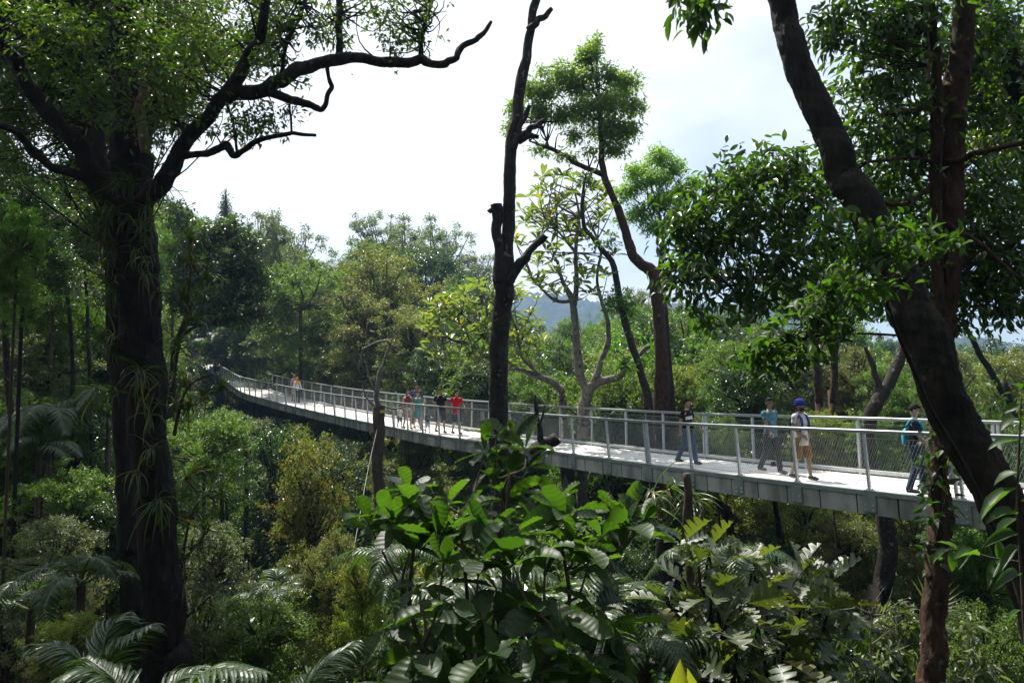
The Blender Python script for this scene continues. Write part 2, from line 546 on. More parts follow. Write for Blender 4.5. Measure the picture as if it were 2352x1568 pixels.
soil = plain("soil", (.018, .015, .009), .95, 0, scale=1.2, spec=.1, bump=.5, col2=(.04, .042, .018))
def warp(a, b, n, p):
    t = np.linspace(-1, 1, n)
    s = np.sign(t) * np.abs(t) ** p
    return (a + b) / 2 + s * (b - a) / 2
grid_mesh("terrain", np.unique(np.concatenate([np.linspace(-90, 90, 121), np.linspace(-1500, 1500, 60)])),
          np.unique(np.concatenate([np.linspace(-12, 110, 83), np.linspace(-200, 2600, 70)])), ground, soil)

hillmat = plain("forested_slope", (.012, .026, .014), .9, 0, scale=.05, spec=.1, col2=(.035, .055, .026))
def ridge(y0, prof, depth, seed):
    """Far ridge at depth y0 whose skyline follows prof = (px list, py list)."""
    g = np.random.default_rng(seed)
    px, py = (np.array(v, float) for v in prof)
    top = P(px, py, y0)
    o = np.argsort(top[:, 0])
    def zf(X, Y):
        z0 = np.interp(X, top[o, 0], top[o, 2])
        t = np.clip((Y - (y0 - depth)) / depth, 0, 1.3)
        base = -40.0
        s = np.where(t <= 1, np.sin(np.clip(t, 0, 1) * math.pi / 2) ** .9, np.cos((t - 1) * 2))
        h = base + (z0 - base) * s
        gul = 10 * np.sin(X * .021 + 3 * np.sin(Y * .006)) * np.sin(np.clip(t, 0, 1) * math.pi)
        cr_ = np.abs(np.sin(X * .21 + np.sin(Y * .13) * 2)) * np.abs(np.sin(Y * .19 + np.sin(X * .17) * 2)) * 7 + g.normal(0, 1.6, X.shape)
        return h + gul + cr_ - 4
    return zf, top[o, 0].min(), top[o, 0].max()
for nm, y0, prof, dep, sd in (
        ("far_hill", 1150, ([700, 1000, 1180, 1260, 1330, 1420, 1560, 1700, 1780, 1900, 2100], [730, 700, 684, 686, 698, 706, 704, 716, 740, 800, 860]), 420, 3),
        ("far_hill", 900, ([1650, 1800, 1960, 2100, 2200, 2300, 2420, 2600], [860, 826, 800, 792, 796, 812, 800, 770]), 350, 5)):
    zf, xa, xb = ridge(y0, prof, dep, sd)
    grid_mesh(nm, np.arange(xa, xb, 5.0), np.arange(y0 - dep, y0 + dep * .15, 6.0), zf, hillmat)

# ------------------------------------------------------------------ the walkway
#            px of near deck edge, py, depth
NEAR = np.array([(2900, 1210, 9.2), (2480, 1178, 10.4), (2096, 1139, 12.2), (1850, 1112, 13.8), (1551, 1075, 17.1), (1250, 1034, 21.4), (1028, 1004, 25.6), (904, 982, 30.0),
                 (729, 946, 38.3), (610, 917, 45.0), (549, 898, 51), (517, 875, 60), (478, 853, 71), (440, 828, 85), (385, 795, 102)], float)
npts = P(NEAR[:, 0], NEAR[:, 1], NEAR[:, 2])
cc = curve(npts, 1200)
ds = np.concatenate([[0], np.cumsum(np.linalg.norm(np.diff(cc, axis=0), axis=1))])
BL = ds[-1]
def smooth1(a, k):
    ker = np.hanning(k + 2)[1:-1]; ker /= ker.sum()
    pad = np.concatenate([2 * a[:1] - a[1:k + 1][::-1], a, 2 * a[-1:] - a[-k - 1:-1][::-1]])
    return np.convolve(pad, ker, 'same')[k:-k]
SS = np.linspace(0, BL, 600)
NE = np.stack([np.interp(SS, ds, cc[:, i]) for i in range(3)], -1)
NE = np.stack([smooth1(NE[:, i], 31) for i in range(3)], -1)
tan = np.gradient(NE, axis=0); tan[:, 2] = 0
tan = unit(tan)
LAT = np.stack([tan[:, 1], -tan[:, 0], 0 * tan[:, 0]], -1)        # points to the far side
BW = 2.3
def bpos(s, t=0.0, z=0.0):
    """Point on the walkway: s metres along, t metres across from the near edge, z above the deck."""
    s = np.asarray(s, float)
    p = np.stack([np.interp(s, SS, NE[:, i]) for i in range(3)], -1)
    l = unit(np.stack([np.interp(s, SS, LAT[:, i]) for i in range(3)], -1))
    p = p + l * np.asarray(t, float)[..., None] if np.ndim(t) else p + l * t
    p[..., 2] += z + .045 * np.asarray(t, float) / BW
    return p
def bdir(s):
    return unit(bpos(s + .05) - bpos(s - .05)), unit(np.array([np.interp(s, SS, LAT[:, i]) for i in range(3)]))

def sweep(mb, s, prof, mat=0):
    """Closed profile (t, z) swept along the walkway."""
    s = np.asarray(s, float)
    k = len(prof)
    V = np.stack([bpos(s, float(t), z) for t, z in prof], 1)
    i = np.arange(len(s) - 1)[:, None] * k
    j = np.arange(k)[None, :]
    jn = (j + 1) % k
    F = [np.stack([i + j, i + k + j, i + k + jn, i + jn], -1).reshape(-1, 4)]
    F += [np.arange(k)[None, :], (np.arange(k)[::-1] + (len(s) - 1) * k)[None, :]]
    mb.add(V.reshape(-1, 3), F, mat)

M_deck = plain("deck_boards", (.58, .56, .51), .75, 0, scale=1.3, bump=.15, col2=(.78, .76, .72), stretch=(1, 1, 1))
M_conc = plain("weathered_concrete", (.17, .178, .16), .85, 0, scale=1.6, col2=(.42, .415, .38), bump=.3, stretch=(1.6, 1.6, .5))
M_plate = plain("painted_steel", (.23, .265, .245), .5, .2, var=.15, scale=4)
M_rail = plain("galvanised_rail", (.56, .58, .58), .42, .35, var=.10, scale=6)
M_hand = plain("handrail_steel", (.27, .29, .28), .4, .3, var=.10, scale=6)
M_wire = plain("steel_wire", (.42, .43, .42), .35, .6, var=.05)
M_dark = plain("dark_steel", (.07, .075, .07), .6, .3)

bridge = thing("walkway_bridge", "curving raised steel walkway with netted railings crossing the forest valley", "bridge", bpos(np.array(12.0), 1.15, 0))
sAll = np.linspace(0, BL, 420)
mb = MB(); sweep(mb, sAll, [(.12, -.10), (.12, -.012), (BW - .12, -.012), (BW - .12, -.10)]); mb.build("deck", M_deck, bridge, False)
for near in (1, 0):
    t0 = 0.0 if near else BW
    sg = 1 if near else -1
    mb = MB()
    pl = 0.75
    for a in np.arange(0, BL - pl, pl):                            # weathered panels with open joints
        s = np.linspace(a + .014, a + pl - .014, 3)
        sweep(mb, s, [(t0, -.43), (t0, -.075), (t0 + sg * .05, -.075), (t0 + sg * .05, -.43)])
    sweep(mb, sAll, [(t0 + sg * .055, -.42), (t0 + sg * .055, -.10), (t0 + sg * .115, -.10), (t0 + sg * .115, -.42)], 1)
    mb.build("edge_beam", [M_conc, M_dark], bridge, False)
    mb = MB()
    sweep(mb, sAll, [(t0 - sg * .02, -.07), (t0 - sg * .02, .012), (t0 + sg * .13, .012), (t0 + sg * .13, -.005), (t0, -.005), (t0, -.07)])
    mb.build("edge_channel", M_plate, bridge, False)
RH = 1.155
OUT = .05                                                           # the railings lean out a little
for near in (1, 0):
    t0 = .03 if near else BW - .03
    o = -OUT if near else OUT
    zt = RH if near else RH + .085
    tr = t0 + o
    mb = MB()
    for a, b in zip(np.linspace(0, BL, 13)[:-1], np.linspace(0, BL, 13)[1:]):
        s = np.linspace(a + .004, b - .004, 36)
        sweep(mb, s, [(tr - .05, zt - .066), (tr - .05, zt - .01), (tr - .04, zt), (tr + .04, zt), (tr + .05, zt - .01), (tr + .05, zt - .066)])
    mb.build("handrail", M_hand, bridge, False)
    mb = MB()
    sc = np.linspace(0, BL, 500)
    for tz in (zt - .16, .10):
        sweep(mb, sc, [(t0 + o * .9 - .004, tz - .004), (t0 + o * .9 - .004, tz + .004), (t0 + o * .9 + .004, tz + .004), (t0 + o * .9 + .004, tz - .004)])
    mb.build("cable", M_wire, bridge, False)
# low kerb rail on the far side
mb = MB()
sweep(mb, sAll, [(BW - .20, .03), (BW - .20, .10), (BW - .10, .10), (BW - .10, .03)])
for a in np.arange(.4, BL, 1.5):
    p = bpos(np.array(a), BW - .15, .01); d_, l_ = bdir(a)
    box(mb, p, d_ * .03, l_ * .04, np.array([0, 0, .028]))
mb.build("kerb_rail", M_rail, bridge, False)

SP = 1.5
post_s = np.arange(.5, BL, SP)
nposts = [0]
stuffp = MB()
def post_geom(mb, s, near, twin):
    d_, l_ = bdir(s)
    t0 = .03 if near else BW - .03
    o = -OUT if near else OUT
    zt = (RH if near else RH + .085) - .08
    for e in ((-.045, .045) if twin else (0,)):
        b = bpos(np.array(s + e), t0, -.005)
        tp = bpos(np.array(s + e), t0 + o, zt)
        ax = (tp - b) / 2
        box(mb, (b + tp) / 2, d_ * .022, l_ * .034, ax)
    b = bpos(np.array(s), t0 + (.0 if near else 0), .02)
    box(mb, b + np.array([0, 0, .0]), d_ * (.11 if twin else .075), l_ * .062, np.array([0, 0, .009]))
    for e in (-1, 1):
        box(mb, b + d_ * e * (.085 if twin else .055) + np.array([0, 0, .02]), d_ * .012, l_ * .012, np.array([0, 0, .014]))
for i, s in enumerate(post_s):
    for near in (1, 0):
        twin = i % 5 == 2
        if nposts[0] < 98:
            nposts[0] += 1
            mb = MB(); post_geom(mb, s, near, twin)
            po = mb.build("post", M_rail, bridge, False)
            if near:
                d_, l_ = bdir(s)
                m2 = MB()
                hw = .16 if twin else .115
                c = bpos(np.array(s), -.018, -.225)
                box(m2, c, d_ * hw, l_ * .012, np.array([0, 0, .155]))
                for e in (-1, 1):
                    for z in (-.11, -.02, .09):
                        if z == .09 and not twin: continue
                        q = c + d_ * e * hw * .62 + np.array([0, 0, z]) - l_ * .018
                        box(m2, q, d_ * .014, l_ * .010, np.array([0, 0, .014]), 1)
                m2.build("bracket_plate", [M_plate, M_rail], po, False)
        else:
            post_geom(stuffp, s, near, twin)
if stuffp.n:
    tag(stuffp.build("post", M_rail, bridge, False), kind='stuff')

# diamond netting of thin twisted wires between the posts
for near in (1, 0):
    mb = MB()
    t0 = .03 if near else BW - .03
    o = -OUT if near else OUT
    zb, zt = .10, (RH if near else RH + .085) - .16
    hgt = zt - zb
    pitch, lean = .058, .40                                        # spacing along, run of a wire over the height
    Lmax = 50.0
    P0, P1 = [], []
    for sgn in (1, -1):
        s0 = np.arange(-lean, Lmax, pitch)
        s1 = s0 + lean
        za, zb_ = (zb, zt) if sgn > 0 else (zt, zb)
        nseg = 4
        for k in range(nseg):
            fa, fb = k / nseg, (k + 1) / nseg
            sa, sb = s0 + (s1 - s0) * fa, s0 + (s1 - s0) * fb
            z_a, z_b = za + (zb_ - za) * fa, za + (zb_ - za) * fb
            ta, tb = t0 + o * (z_a / RH), t0 + o * (z_b / RH)
            P0.append(bpos(np.clip(sa, 0, BL), ta, z_a)); P1.append(bpos(np.clip(sb, 0, BL), tb, z_b))
    A, B = np.concatenate(P0), np.concatenate(P1)
    ok = np.linalg.norm(A - B, axis=1) > 1e-3
    A, B = A[ok], B[ok]
    d_ = unit(B - A)
    u = unit(np.cross(d_, np.array([.3, .2, 1.0])))
    v = np.cross(d_, u)
    rw = .0017
    ring = [u * rw, (-.5 * u + .866 * v) * rw, (-.5 * u - .866 * v) * rw]
    V = np.stack([A + r_ for r_ in ring] + [B + r_ for r_ in ring], 1)
    off = (np.arange(len(A)) * 6)[:, None]
    F = np.concatenate([np.array([[0, 1, 4, 3]]) + off, np.array([[1, 2, 5, 4]]) + off, np.array([[2, 0, 3, 5]]) + off])
    mb.add(V.reshape(-1, 3), F)
    mb.build("netting", M_wire, bridge, False)

def deck_at(px, py, tmin=.25, tmax=BW - .25):
    """Deck point that appears nearest to (px, py): returns (s, t, world)."""
    s = np.linspace(0, BL, 900)
    t = np.linspace(tmin, tmax, 40)
    G = np.stack([bpos(s, float(q)) for q in t], 1)
    x, y, d = proj(G)
    e = (x - px) ** 2 + (y - py) ** 2
    k = np.unravel_index(np.argmin(e), e.shape)
    return s[k[0]], t[k[1]], G[k]

# the column under the bend
sk = float(np.interp(-51.0, -proj(NE)[2][::-1], SS[::-1])) if False else float(SS[np.argmin(np.abs(proj(NE)[2] - 52))])
c = bpos(np.array(sk), BW * .5, -.45)
mb = MB()
gz = float(ground(c[0], c[1])) - .5
tube(mb, [c, (c[0], c[1], gz)], .28, 14, 4)
box(mb, c + np.array([0, 0, -.02]), np.array([.8, .5, 0]), np.array([-.15, .25, 0]), np.array([0, 0, .12]))
mb.build("support_column", M_dark, bridge, False)

# leaves dropped on the deck
gl = np.random.default_rng(77)
n = 170
sl2, tl2 = gl.uniform(0, 45, n), np.where(gl.uniform(0, 1, n) < .5, BW - .28 - gl.exponential(.12, n), gl.uniform(.18, BW - .2, n))
lp = np.stack([bpos(np.array(a), float(np.clip(b, .16, BW - .16)), .004) for a, b in zip(sl2, tl2)])
mb = MB(); aa = gl.uniform(0, 6.28, n)
put_leaves(mb, OVAL, lp + np.array([0, 0, .012]), np.stack([np.cos(aa), np.sin(aa), 0 * aa], -1), np.array([0, 0, 1.0]) + gl.normal(0, .12, (n, 3)), gl.uniform(.05, .11, n), gl.uniform(.02, .04, n))
tag(mb.build("leaf_litter", leaf_mat("leaf_fallen", (.10, .06, .025), (.22, .14, .05), .15, .6, spec=.3, hue=.1)), "dry brown leaves scattered over the pale walkway deck", None, None, 'stuff')
# ------------------------------------------------------------------ trees one can tell apart, near and middle distance
def spread(v, n):
    v = np.atleast_1d(np.asarray(v, float))
    return np.interp(np.linspace(0, 1, n), np.linspace(0, 1, len(v)), v)

def limb(mb, pts, w, d, sides=10, bump=.10, base=False, n=None, seed=0, fiss=0.0):
    """Limb through pixel points with widths w (px) at depths d; base=True carries the first point down into the ground."""
    p = np.array(pts, float)
    dd, ww = spread(d, len(p)), spread(w, len(p))
    q, r = P(p[:, 0], p[:, 1], dd), ww * .5 * dd / FPX
    if len(q) > 2:                                                  # knobbly, not hose-like
        gg = np.random.default_rng(seed * 7 + len(q))
        m = 2 * len(q) - 1
        cv = curve(np.column_stack([q, r]), m)
        jt = gg.normal(0, 1, (m, 3)) * np.minimum(cv[:, 3:4] * .2, .012 + cv[:, 3:4] * .04)
        jt[0] = 0; jt[-1] = 0
        q, r = cv[:, :3] + jt, cv[:, 3] * (1 + gg.normal(0, .02 if fiss and fiss < .045 else .05, m))
    if base:
        q0 = q[0].copy()
        dirn = unit(q[1] - q[0]); dirn = dirn / min(-.35, dirn[2]) if dirn[2] < 0 else dirn / max(.35, dirn[2])
        gz = float(ground(q0[0], q0[1])) - .4
        if gz < q0[2] - .3:
            h = q0[2] - gz
            q = np.vstack([q0 - dirn * h * .85 * np.array([.5, .5, 1]) - np.array([0, 0, h * .15]), q])
            r = np.concatenate([[r[0] * 1.25], r])
    tube(mb, q, r, sides, n or 4 * len(q), bump, seed=seed, fiss=fiss)
    return q, r

def root_at(name, label, cat, px, py, d, group=None):
    q = P(px, py, d)
    return thing(name, label, cat, (q[0], q[1], float(ground(q[0], q[1]))), group)

def pcl(rows, d=None):
    """Clumps from pixel rows px, py, d, rx_px, ry_px, depth radius m[, weight]."""
    out = []
    for r in rows:
        px, py, dd, rx, ry, rz = r[:6]
        c = P(px, py, dd)
        out.append([*c, rx * dd / FPX, rz, ry * dd / FPX, r[6] if len(r) > 6 else 1.0])
    return np.array(out)

def twigs(mb, src, clumps, g, n=3, rad=.02, sides=5):
    """Fine branches from points on the limbs into every clump."""
    src = np.asarray(src)
    for c in clumps:
        c0 = c[:3]
        o = src[np.argsort(np.linalg.norm(src - c0, axis=1))[:4]]
        for k in range(n):
            e = c0 + unit(g.normal(0, 1, 3)) * c[3:6] * .85
            s = o[g.integers(len(o))]
            m1 = s + (e - s) * .4 + g.normal(0, .1, 3) * np.linalg.norm(e - s)
            tube(mb, [s, m1, e], [rad, rad * .6, rad * .2], sides, 7, 0, False)

# --- the big tree on the left, hung with epiphytes
g = np.random.default_rng(11)
t = root_at("big_rainforest_tree", "huge dark forked trunk wrapped in grassy epiphytes with a wide leafy crown", "tree", 395, 1568, 9.2)
mb = MB()
qs = [limb(mb, [(398, 1600), (378, 1480), (362, 1280), (348, 1080), (335, 880), (320, 700), (306, 560), (302, 440)], [94, 87, 81, 79, 81, 84, 89, 94], 9.2, 72, .05, True, 260, 1, .035)[0],
      limb(mb, [(302, 450), (304, 330), (303, 230), (290, 110), (276, 0), (262, -140)], [86, 78, 72, 62, 56, 50], 9.2, 56, .07, n=140, seed=2, fiss=.04)[0]]
mb.build("trunk", BK['dark'], t)
LIMBS = [([(300, 500), (240, 430), (205, 375), (165, 315), (112, 260), (65, 195), (28, 140), (-20, 80)], [46, 42, 40, 38, 35, 32, 28, 24], [9.0, 8.6, 8.2], 'mossy'),
         ([(230, 440), (190, 408), (125, 385), (75, 350), (40, 305), (-20, 285)], [24, 22, 18, 17, 15, 12], [8.9, 8.3], 'mossy'),
         ([(250, 440), (220, 350), (210, 250), (195, 175), (185, 100), (172, -20)], [38, 34, 32, 30, 28, 26], [9.8, 10.2], 'mossy'),
         ([(320, 480), (368, 425), (400, 370), (450, 300), (500, 240), (535, 195), (575, 125), (600, 75), (615, -20)], [48, 38, 34, 31, 31, 29, 25, 20, 17], [9.0, 8.7, 8.5], 'mossy'),
         ([(530, 212), (600, 206), (652, 180), (702, 156), (752, 140), (810, 133), (871, 140), (925, 143), (966, 137), (990, 148), (1020, 148), (1046, 133), (1062, 108), (1090, 92), (1112, 75), (1128, 50)],
          [36, 30, 28, 26, 26, 24, 22, 22, 20, 18, 17, 15, 13, 12, 11, 7], [8.7, 9.2, 9.6], 'mossy'),
         ([(520, 232), (560, 222), (612, 214), (668, 226), (706, 238), (740, 252), (752, 220), (762, 200), (755, 178), (750, 140)], [24, 20, 19, 18, 16, 13, 10, 10, 9, 11], [8.7, 9.2], 'mossy'),
         ([(424, 357), (462, 356), (500, 345), (520, 333), (530, 350), (544, 358), (566, 340), (600, 320), (640, 311), (670, 307), (726, 311)], [17, 15, 15, 17, 16, 13, 12, 11, 10, 9, 6], [8.8, 8.6], 'mossy'),
         ([(780, 136), (778, 80), (779, 30), (776, -30)], [15, 15, 14, 13], 9.2, 'lichen'),
         ([(966, 136), (967, 100), (972, 70), (986, 25), (1000, -30)], [12, 10, 10, 8, 7], 9.5, 'mossy'),
         ([(345, 260), (350, 225), (372, 215), (395, 250), (410, 280), (425, 310)], [22, 20, 15, 12, 10, 8], [9.2, 8.7], 'mossy'),
         ([(240, 130), (215, 80), (205, 20), (200, -40)], [26, 22, 20, 18], 9.4, 'dark'),
         ([(640, 195), (650, 150), (660, 95), (690, 40), (700, -20)], [10, 9, 8, 7, 6], 9.2, 'mossy'),
         ([(545, 350), (540, 320), (535, 280), (520, 240)], [6, 6, 5, 5], 8.7, 'mossy'),
         ([(670, 305), (668, 270), (665, 240)], [5, 5, 4], 8.7, 'mossy')]
for pts, w, d, b in LIMBS:
    mb = MB(); q, _ = limb(mb, pts, w, d, 20, .10, n=10 * len(pts), seed=len(pts), fiss=.05); qs.append(q)
    mb.build("limb", BK[b], t)
src = np.concatenate(qs)
mb = MB()                                                          # the torn strip of bare wood
limb(mb, [(335, 350), (326, 250), (322, 160)], [22, 26, 10], 8.88, 6, .2)
mb.build("torn_bark", plain("torn_wood", (.13, .07, .045), .8, scale=14, col2=(.20, .12, .08), stretch=(1, 1, .1), bump=.5), t)
rows = []
for k in range(170):                                               # dense upper left
    px, py = g.uniform(-80, 640), g.uniform(-180, 300)
    lim = 330 - max(0, px - 330) * .55 if px > 0 else 380
    if py > lim: continue
    rows.append((px, py, g.uniform(9.5, 12) if g.uniform() < .86 else g.uniform(7.8, 8.6), g.uniform(40, 85), g.uniform(30, 55), g.uniform(.3, .7), 1.5 if px < 420 else .6))
for k in range(44):
    rows.append((g.uniform(600, 1010), g.uniform(-60, 118), g.uniform(8.8, 10.3), g.uniform(25, 52), g.uniform(18, 36), .35, .5))
for k in range(22):
    rows.append((g.uniform(-30, 200), g.uniform(220, 400), g.uniform(9.2, 11), g.uniform(35, 65), g.uniform(25, 45), .4, .8))
rows += [(500, 300, 8.8, 60, 36, .3, 1.3), (570, 300, 8.8, 55, 34, .3, 1.3), (620, 275, 8.9, 50, 34, .3, 1.3), (560, 260, 8.8, 60, 30, .3, 1.3), (660, 265, 8.9, 36, 26, .2, 1.0), (440, 260, 8.9, 55, 50, .4, .7), (400, 300, 9.1, 45, 40, .4, .6), (690, 190, 9.1, 35, 20, .2, .4),
         (640, 130, 9.2, 70, 40, .4, .6), (570, 90, 8.9, 80, 60, .5, .7), (480, 120, 9.0, 80, 60, .5, .8), (400, 100, 9.2, 80, 70, .6, .9), (800, 100, 9.2, 35, 28, .3, .5), (880, 90, 9.4, 60, 40, .3, .6), (960, 95, 9.5, 42, 36, .3, .7), (985, 110, 9.5, 25, 26, .2, .6), (690, 60, 9.2, 80, 50, .4, .6), (900, 30, 9.5, 80, 40, .4, .5), (760, 20, 9.3, 70, 40, .4, .5)]
cl = pcl(rows)
mb = MB(); twigs(mb, src, cl, g, 3, .014)
mb.build("branchlets", BK['dark'], t)
mb = MB(); crown_leaves(mb, cl, 64000, .086, g, DIA, .40, 9, .6, .6, .35)
over = []                                                           # the rest of the crown, above the frame
for k in range(34):
    over.append([g.uniform(-13, -5), g.uniform(5, 13.5), g.uniform(8.6, 13.5), g.uniform(.6, 1.2), g.uniform(.6, 1.2), g.uniform(.4, .8), 1])
crown_leaves(mb, over, 11000, .11, g, DIA, .45, 9, .6, .6, .35)
mb.build("crown", LM['small'], t)

# --- the second, thinner trunk behind it
t = root_at("forest_tree", "second straight dark trunk standing just behind the huge forked tree", "tree", 295, 1340, 13)
mb = MB(); q, _ = limb(mb, [(302, 1345), (294, 1180), (286, 1000), (274, 800), (264, 640), (255, 520), (240, 380)], [46, 44, 42, 40, 38, 34, 28], 13, 36, .08, True, 160, 0, .04); mb.build("trunk", BK['dark'], t)
rows = [(250, 330, 13, 120, 60, .9), (170, 250, 13, 110, 70, .9), (320, 260, 13, 110, 70, .9), (210, 420, 13, 70, 50, .6)]
for k in range(34):
    px = g.uniform(-80, 520)
    rows.append((px, g.uniform(-60, 350 - max(0, px - 280) * .8), g.uniform(12.5, 16), g.uniform(50, 85), g.uniform(34, 56), g.uniform(.5, .8), .8))
cl = pcl(rows)
mb = MB(); twigs(mb, q[-14:], cl, g, 2, .02); mb.build("branchlets", BK['dark'], t)
mb = MB(); crown_leaves(mb, cl, 24000, .115, g, DIA, .42, 9, .55, .55, .4); mb.build("crown", LM['small'], t)

# --- the lopped tree in the middle
t = root_at("lopped_tree", "tall bare lopped tree with sawn branch stubs in front of the walkway", "tree", 1145, 1010, 13.2)
mb = MB()
limb(mb, [(1160, 1290), (1152, 1130), (1146, 1000), (1146, 880), (1150, 784), (1152, 700), (1158, 640), (1163, 560), (1168, 470), (1172, 375), (1185, 275), (1198, 180), (1212, 100), (1229, 30), (1238, -60)],
     [50, 48, 46, 42, 42, 44, 44, 30, 28, 27, 26, 24, 20, 19, 17], 13.2, 32, .07, True, 220, 4, .025)
mb.build("trunk", BK['lichen'], t)
for pts, w in (([(1152, 650), (1144, 570), (1141, 500), (1140, 470)], [34, 26, 24, 27]), ([(1160, 655), (1183, 622), (1206, 592), (1230, 564), (1252, 541)], [26, 24, 21, 18, 17]),
               ([(1178, 345), (1188, 308), (1203, 272), (1216, 243)], [16, 15, 12, 9]), ([(1190, 318), (1210, 300), (1230, 289), (1250, 277)], [18, 15, 13, 10]), ([(1190, 325), (1215, 314), (1238, 315)], [16, 14, 9]),
               ([(1212, 70), (1228, 52), (1250, 38), (1267, 20)], [16, 16, 14, 9]), ([(1141, 490), (1132, 484), (1123, 488)], [14, 14, 10]),
               ([(1160, 1120), (1190, 1075), (1225, 1035), (1255, 1020), (1281, 1005)], [26, 30, 32, 30, 27]), ([(1242, 1025), (1238, 980), (1231, 940), (1229, 905)], [15, 13, 10, 4]), ([(1238, 985), (1246, 955), (1252, 930)], [6, 5, 3])):
    mb = MB(); limb(mb, pts, w, 13.1, 10, .10, seed=len(w)); mb.build("branch_stub", BK['lichen'], t)

# --- the dark leaning trunk on the right
t = root_at("leaning_tree", "massive black trunk leaning steeply across the right side of the walkway", "tree", 2385, 1500, 5.6)
mb = MB()
limb(mb, [(2440, 1560), (2392, 1400), (2340, 1262), (2276, 1110), (2200, 960), (2140, 830), (2098, 700), (2050, 600), (1986, 480), (1940, 395), (1896, 310), (1856, 205), (1820, 100), (1790, 0), (1740, -160), (1690, -300)],
     [104, 98, 94, 92, 90, 92, 90, 84, 76, 69, 65, 60, 56, 53, 50, 46], [5.6, 6.2, 6.8, 7.4], 84, .04, True, 420, 6, .032)
mb.build("trunk", BK['dark'], t)
ov = []
for k in range(16):
    ov.append([g.uniform(1.5, 4.5), g.uniform(5.5, 9), g.uniform(8.6, 12), g.uniform(.6, 1.1), g.uniform(.6, 1.1), g.uniform(.4, .8), 1])
mb = MB(); crown_leaves(mb, ov, 5000, .12, g, DIA, .45); mb.build("crown", LM['dark'], t)

# --- the twin-stemmed tree with reddish bark and drooping glossy leaves
t = root_at("twin_stemmed_tree", "reddish barked tree forking into two straight stems beside the leaning trunk", "tree", 2143, 1568, 7.6)
mb = MB()
q1, _ = limb(mb, [(2138, 1640), (2143, 1500), (2150, 1330), (2157, 1180), (2163, 1000), (2165, 850), (2166, 735)], [58, 54, 47, 44, 46, 52, 54], [7.4, 7.9], 40, .08, True, 200, 3, .04)
mb.build("trunk", BK['red'], t)
mb = MB()
q2, _ = limb(mb, [(2155, 760), (2152, 640), (2148, 500), (2151, 380), (2154, 280), (2150, 185), (2146, 80), (2142, -60)], [30, 25, 25, 23, 24, 22, 18, 16], 7.9, 22, .12, n=120, seed=5, fiss=.05); mb.build("stem", BK['red'], t)
mb = MB()
q3, _ = limb(mb, [(2174, 760), (2178, 640), (2188, 480), (2188, 330), (2196, 200), (2208, 90), (2222, -60)], [44, 42, 44, 46, 50, 44, 42], 7.95, 30, .10, n=130, seed=8, fiss=.05); mb.build("stem", BK['red'], t)
br = []
for pts, w in (([(2180, 372), (2215, 360), (2270, 345), (2380, 322)], [16, 16, 13, 11]), ([(2146, 372), (2100, 362), (2050, 366), (1992, 372)], [11, 9, 8, 6]), ([(2142, 238), (2100, 252), (2070, 258), (2036, 262)], [12, 13, 10, 8]),
               ([(2145, 420), (2060, 470), (1900, 430), (1780, 480), (1680, 540)], [12, 11, 9, 7, 4]), ([(1990, 372), (1930, 420), (1850, 480), (1760, 600), (1700, 680)], [7, 7, 6, 5, 3]), ([(2150, 500), (2250, 560), (2340, 640)], [12, 9, 6]), ([(2128, 20), (2132, 110), (2134, 190)], [6, 7, 8])):
    mb = MB(); q, _ = limb(mb, pts, w, [7.9, 7.4], 8, .1, seed=len(pts)); br.append(q); mb.build("limb", BK['red'], t)
src = np.concatenate([q2, q3] + br)
rows = [(1560, 530, 7.2, 60, 50, .35), (1600, 480, 7.3, 60, 50, .35), (1660, 430, 7.4, 70, 50, .4), (1720, 400, 7.6, 70, 50, .4), (1790, 400, 7.6, 70, 60, .4), (1640, 560, 7.2, 75, 60, .4), (1720, 510, 7.3, 90, 70, .5), (1600, 620, 7.1, 60, 50, .3),
        (1690, 640, 7.1, 70, 60, .4), (1790, 600, 7.2, 90, 80, .5), (1820, 490, 7.6, 90, 70, .5), (1740, 690, 7.0, 60, 50, .3), (1620, 690, 7.0, 45, 60, .3), (1560, 640, 7.0, 35, 60, .3), (1830, 670, 7.2, 60, 50, .4), (1590, 560, 7.2, 60, 40, .3),
        (1990, 300, 7.9, 90, 70, .5), (2050, 200, 8.0, 80, 70, .5), (1980, 200, 8.2, 50, 60, .4, .8), (2090, 330, 8.2, 90, 80, .5), (2040, 420, 8.3, 100, 70, .5), (2230, 450, 8.6, 100, 90, .6), (2300, 560, 8.4, 90, 90, .6), (2250, 650, 8.4, 80, 80, .5),
        (2060, 100, 8.1, 70, 60, .4), (1930, 90, 8.0, 55, 60, .3, .6), (1960, 30, 7.9, 70, 50, .35, .8), (2100, 40, 8.0, 70, 70, .4), (2200, 120, 8.6, 80, 90, .6), (2260, 250, 8.8, 90, 90, .6), (1910, 50, 7.8, 40, 50, .3, .5), (2300, 700, 8.2, 70, 50, .4), (2080, 560, 8.6, 90, 80, .5), (2200, 740, 8.2, 60, 40, .3, .6),
        (2280, 60, 8.6, 90, 80, .6), (2340, 380, 9, 60, 90, .5), (2150, 300, 9, 90, 90, .5), (2020, 60, 8.2, 80, 70, .5), (2120, 160, 8.8, 90, 80, .5), (2300, 480, 9, 70, 80, .5), (2060, 470, 9, 90, 80, .5), (2150, 660, 9, 80, 80, .5), (2320, 640, 8.6, 60, 70, .4), (1920, 560, 7.8, 90, 80, .5), (1880, 420, 8.2, 60, 60, .4), (2050, 650, 8.4, 90, 80, .5), (2180, 560, 8.9, 90, 100, .5)]
rows = [(r[0], r[1], r[2], r[3] * 1.12, r[4] * 1.12, r[5] * 1.15) + r[6:] for r in rows]
cl = pcl(rows)
mb = MB(); twigs(mb, src, cl, g, 4, .012); mb.build("branchlets", BK['dark'], t)
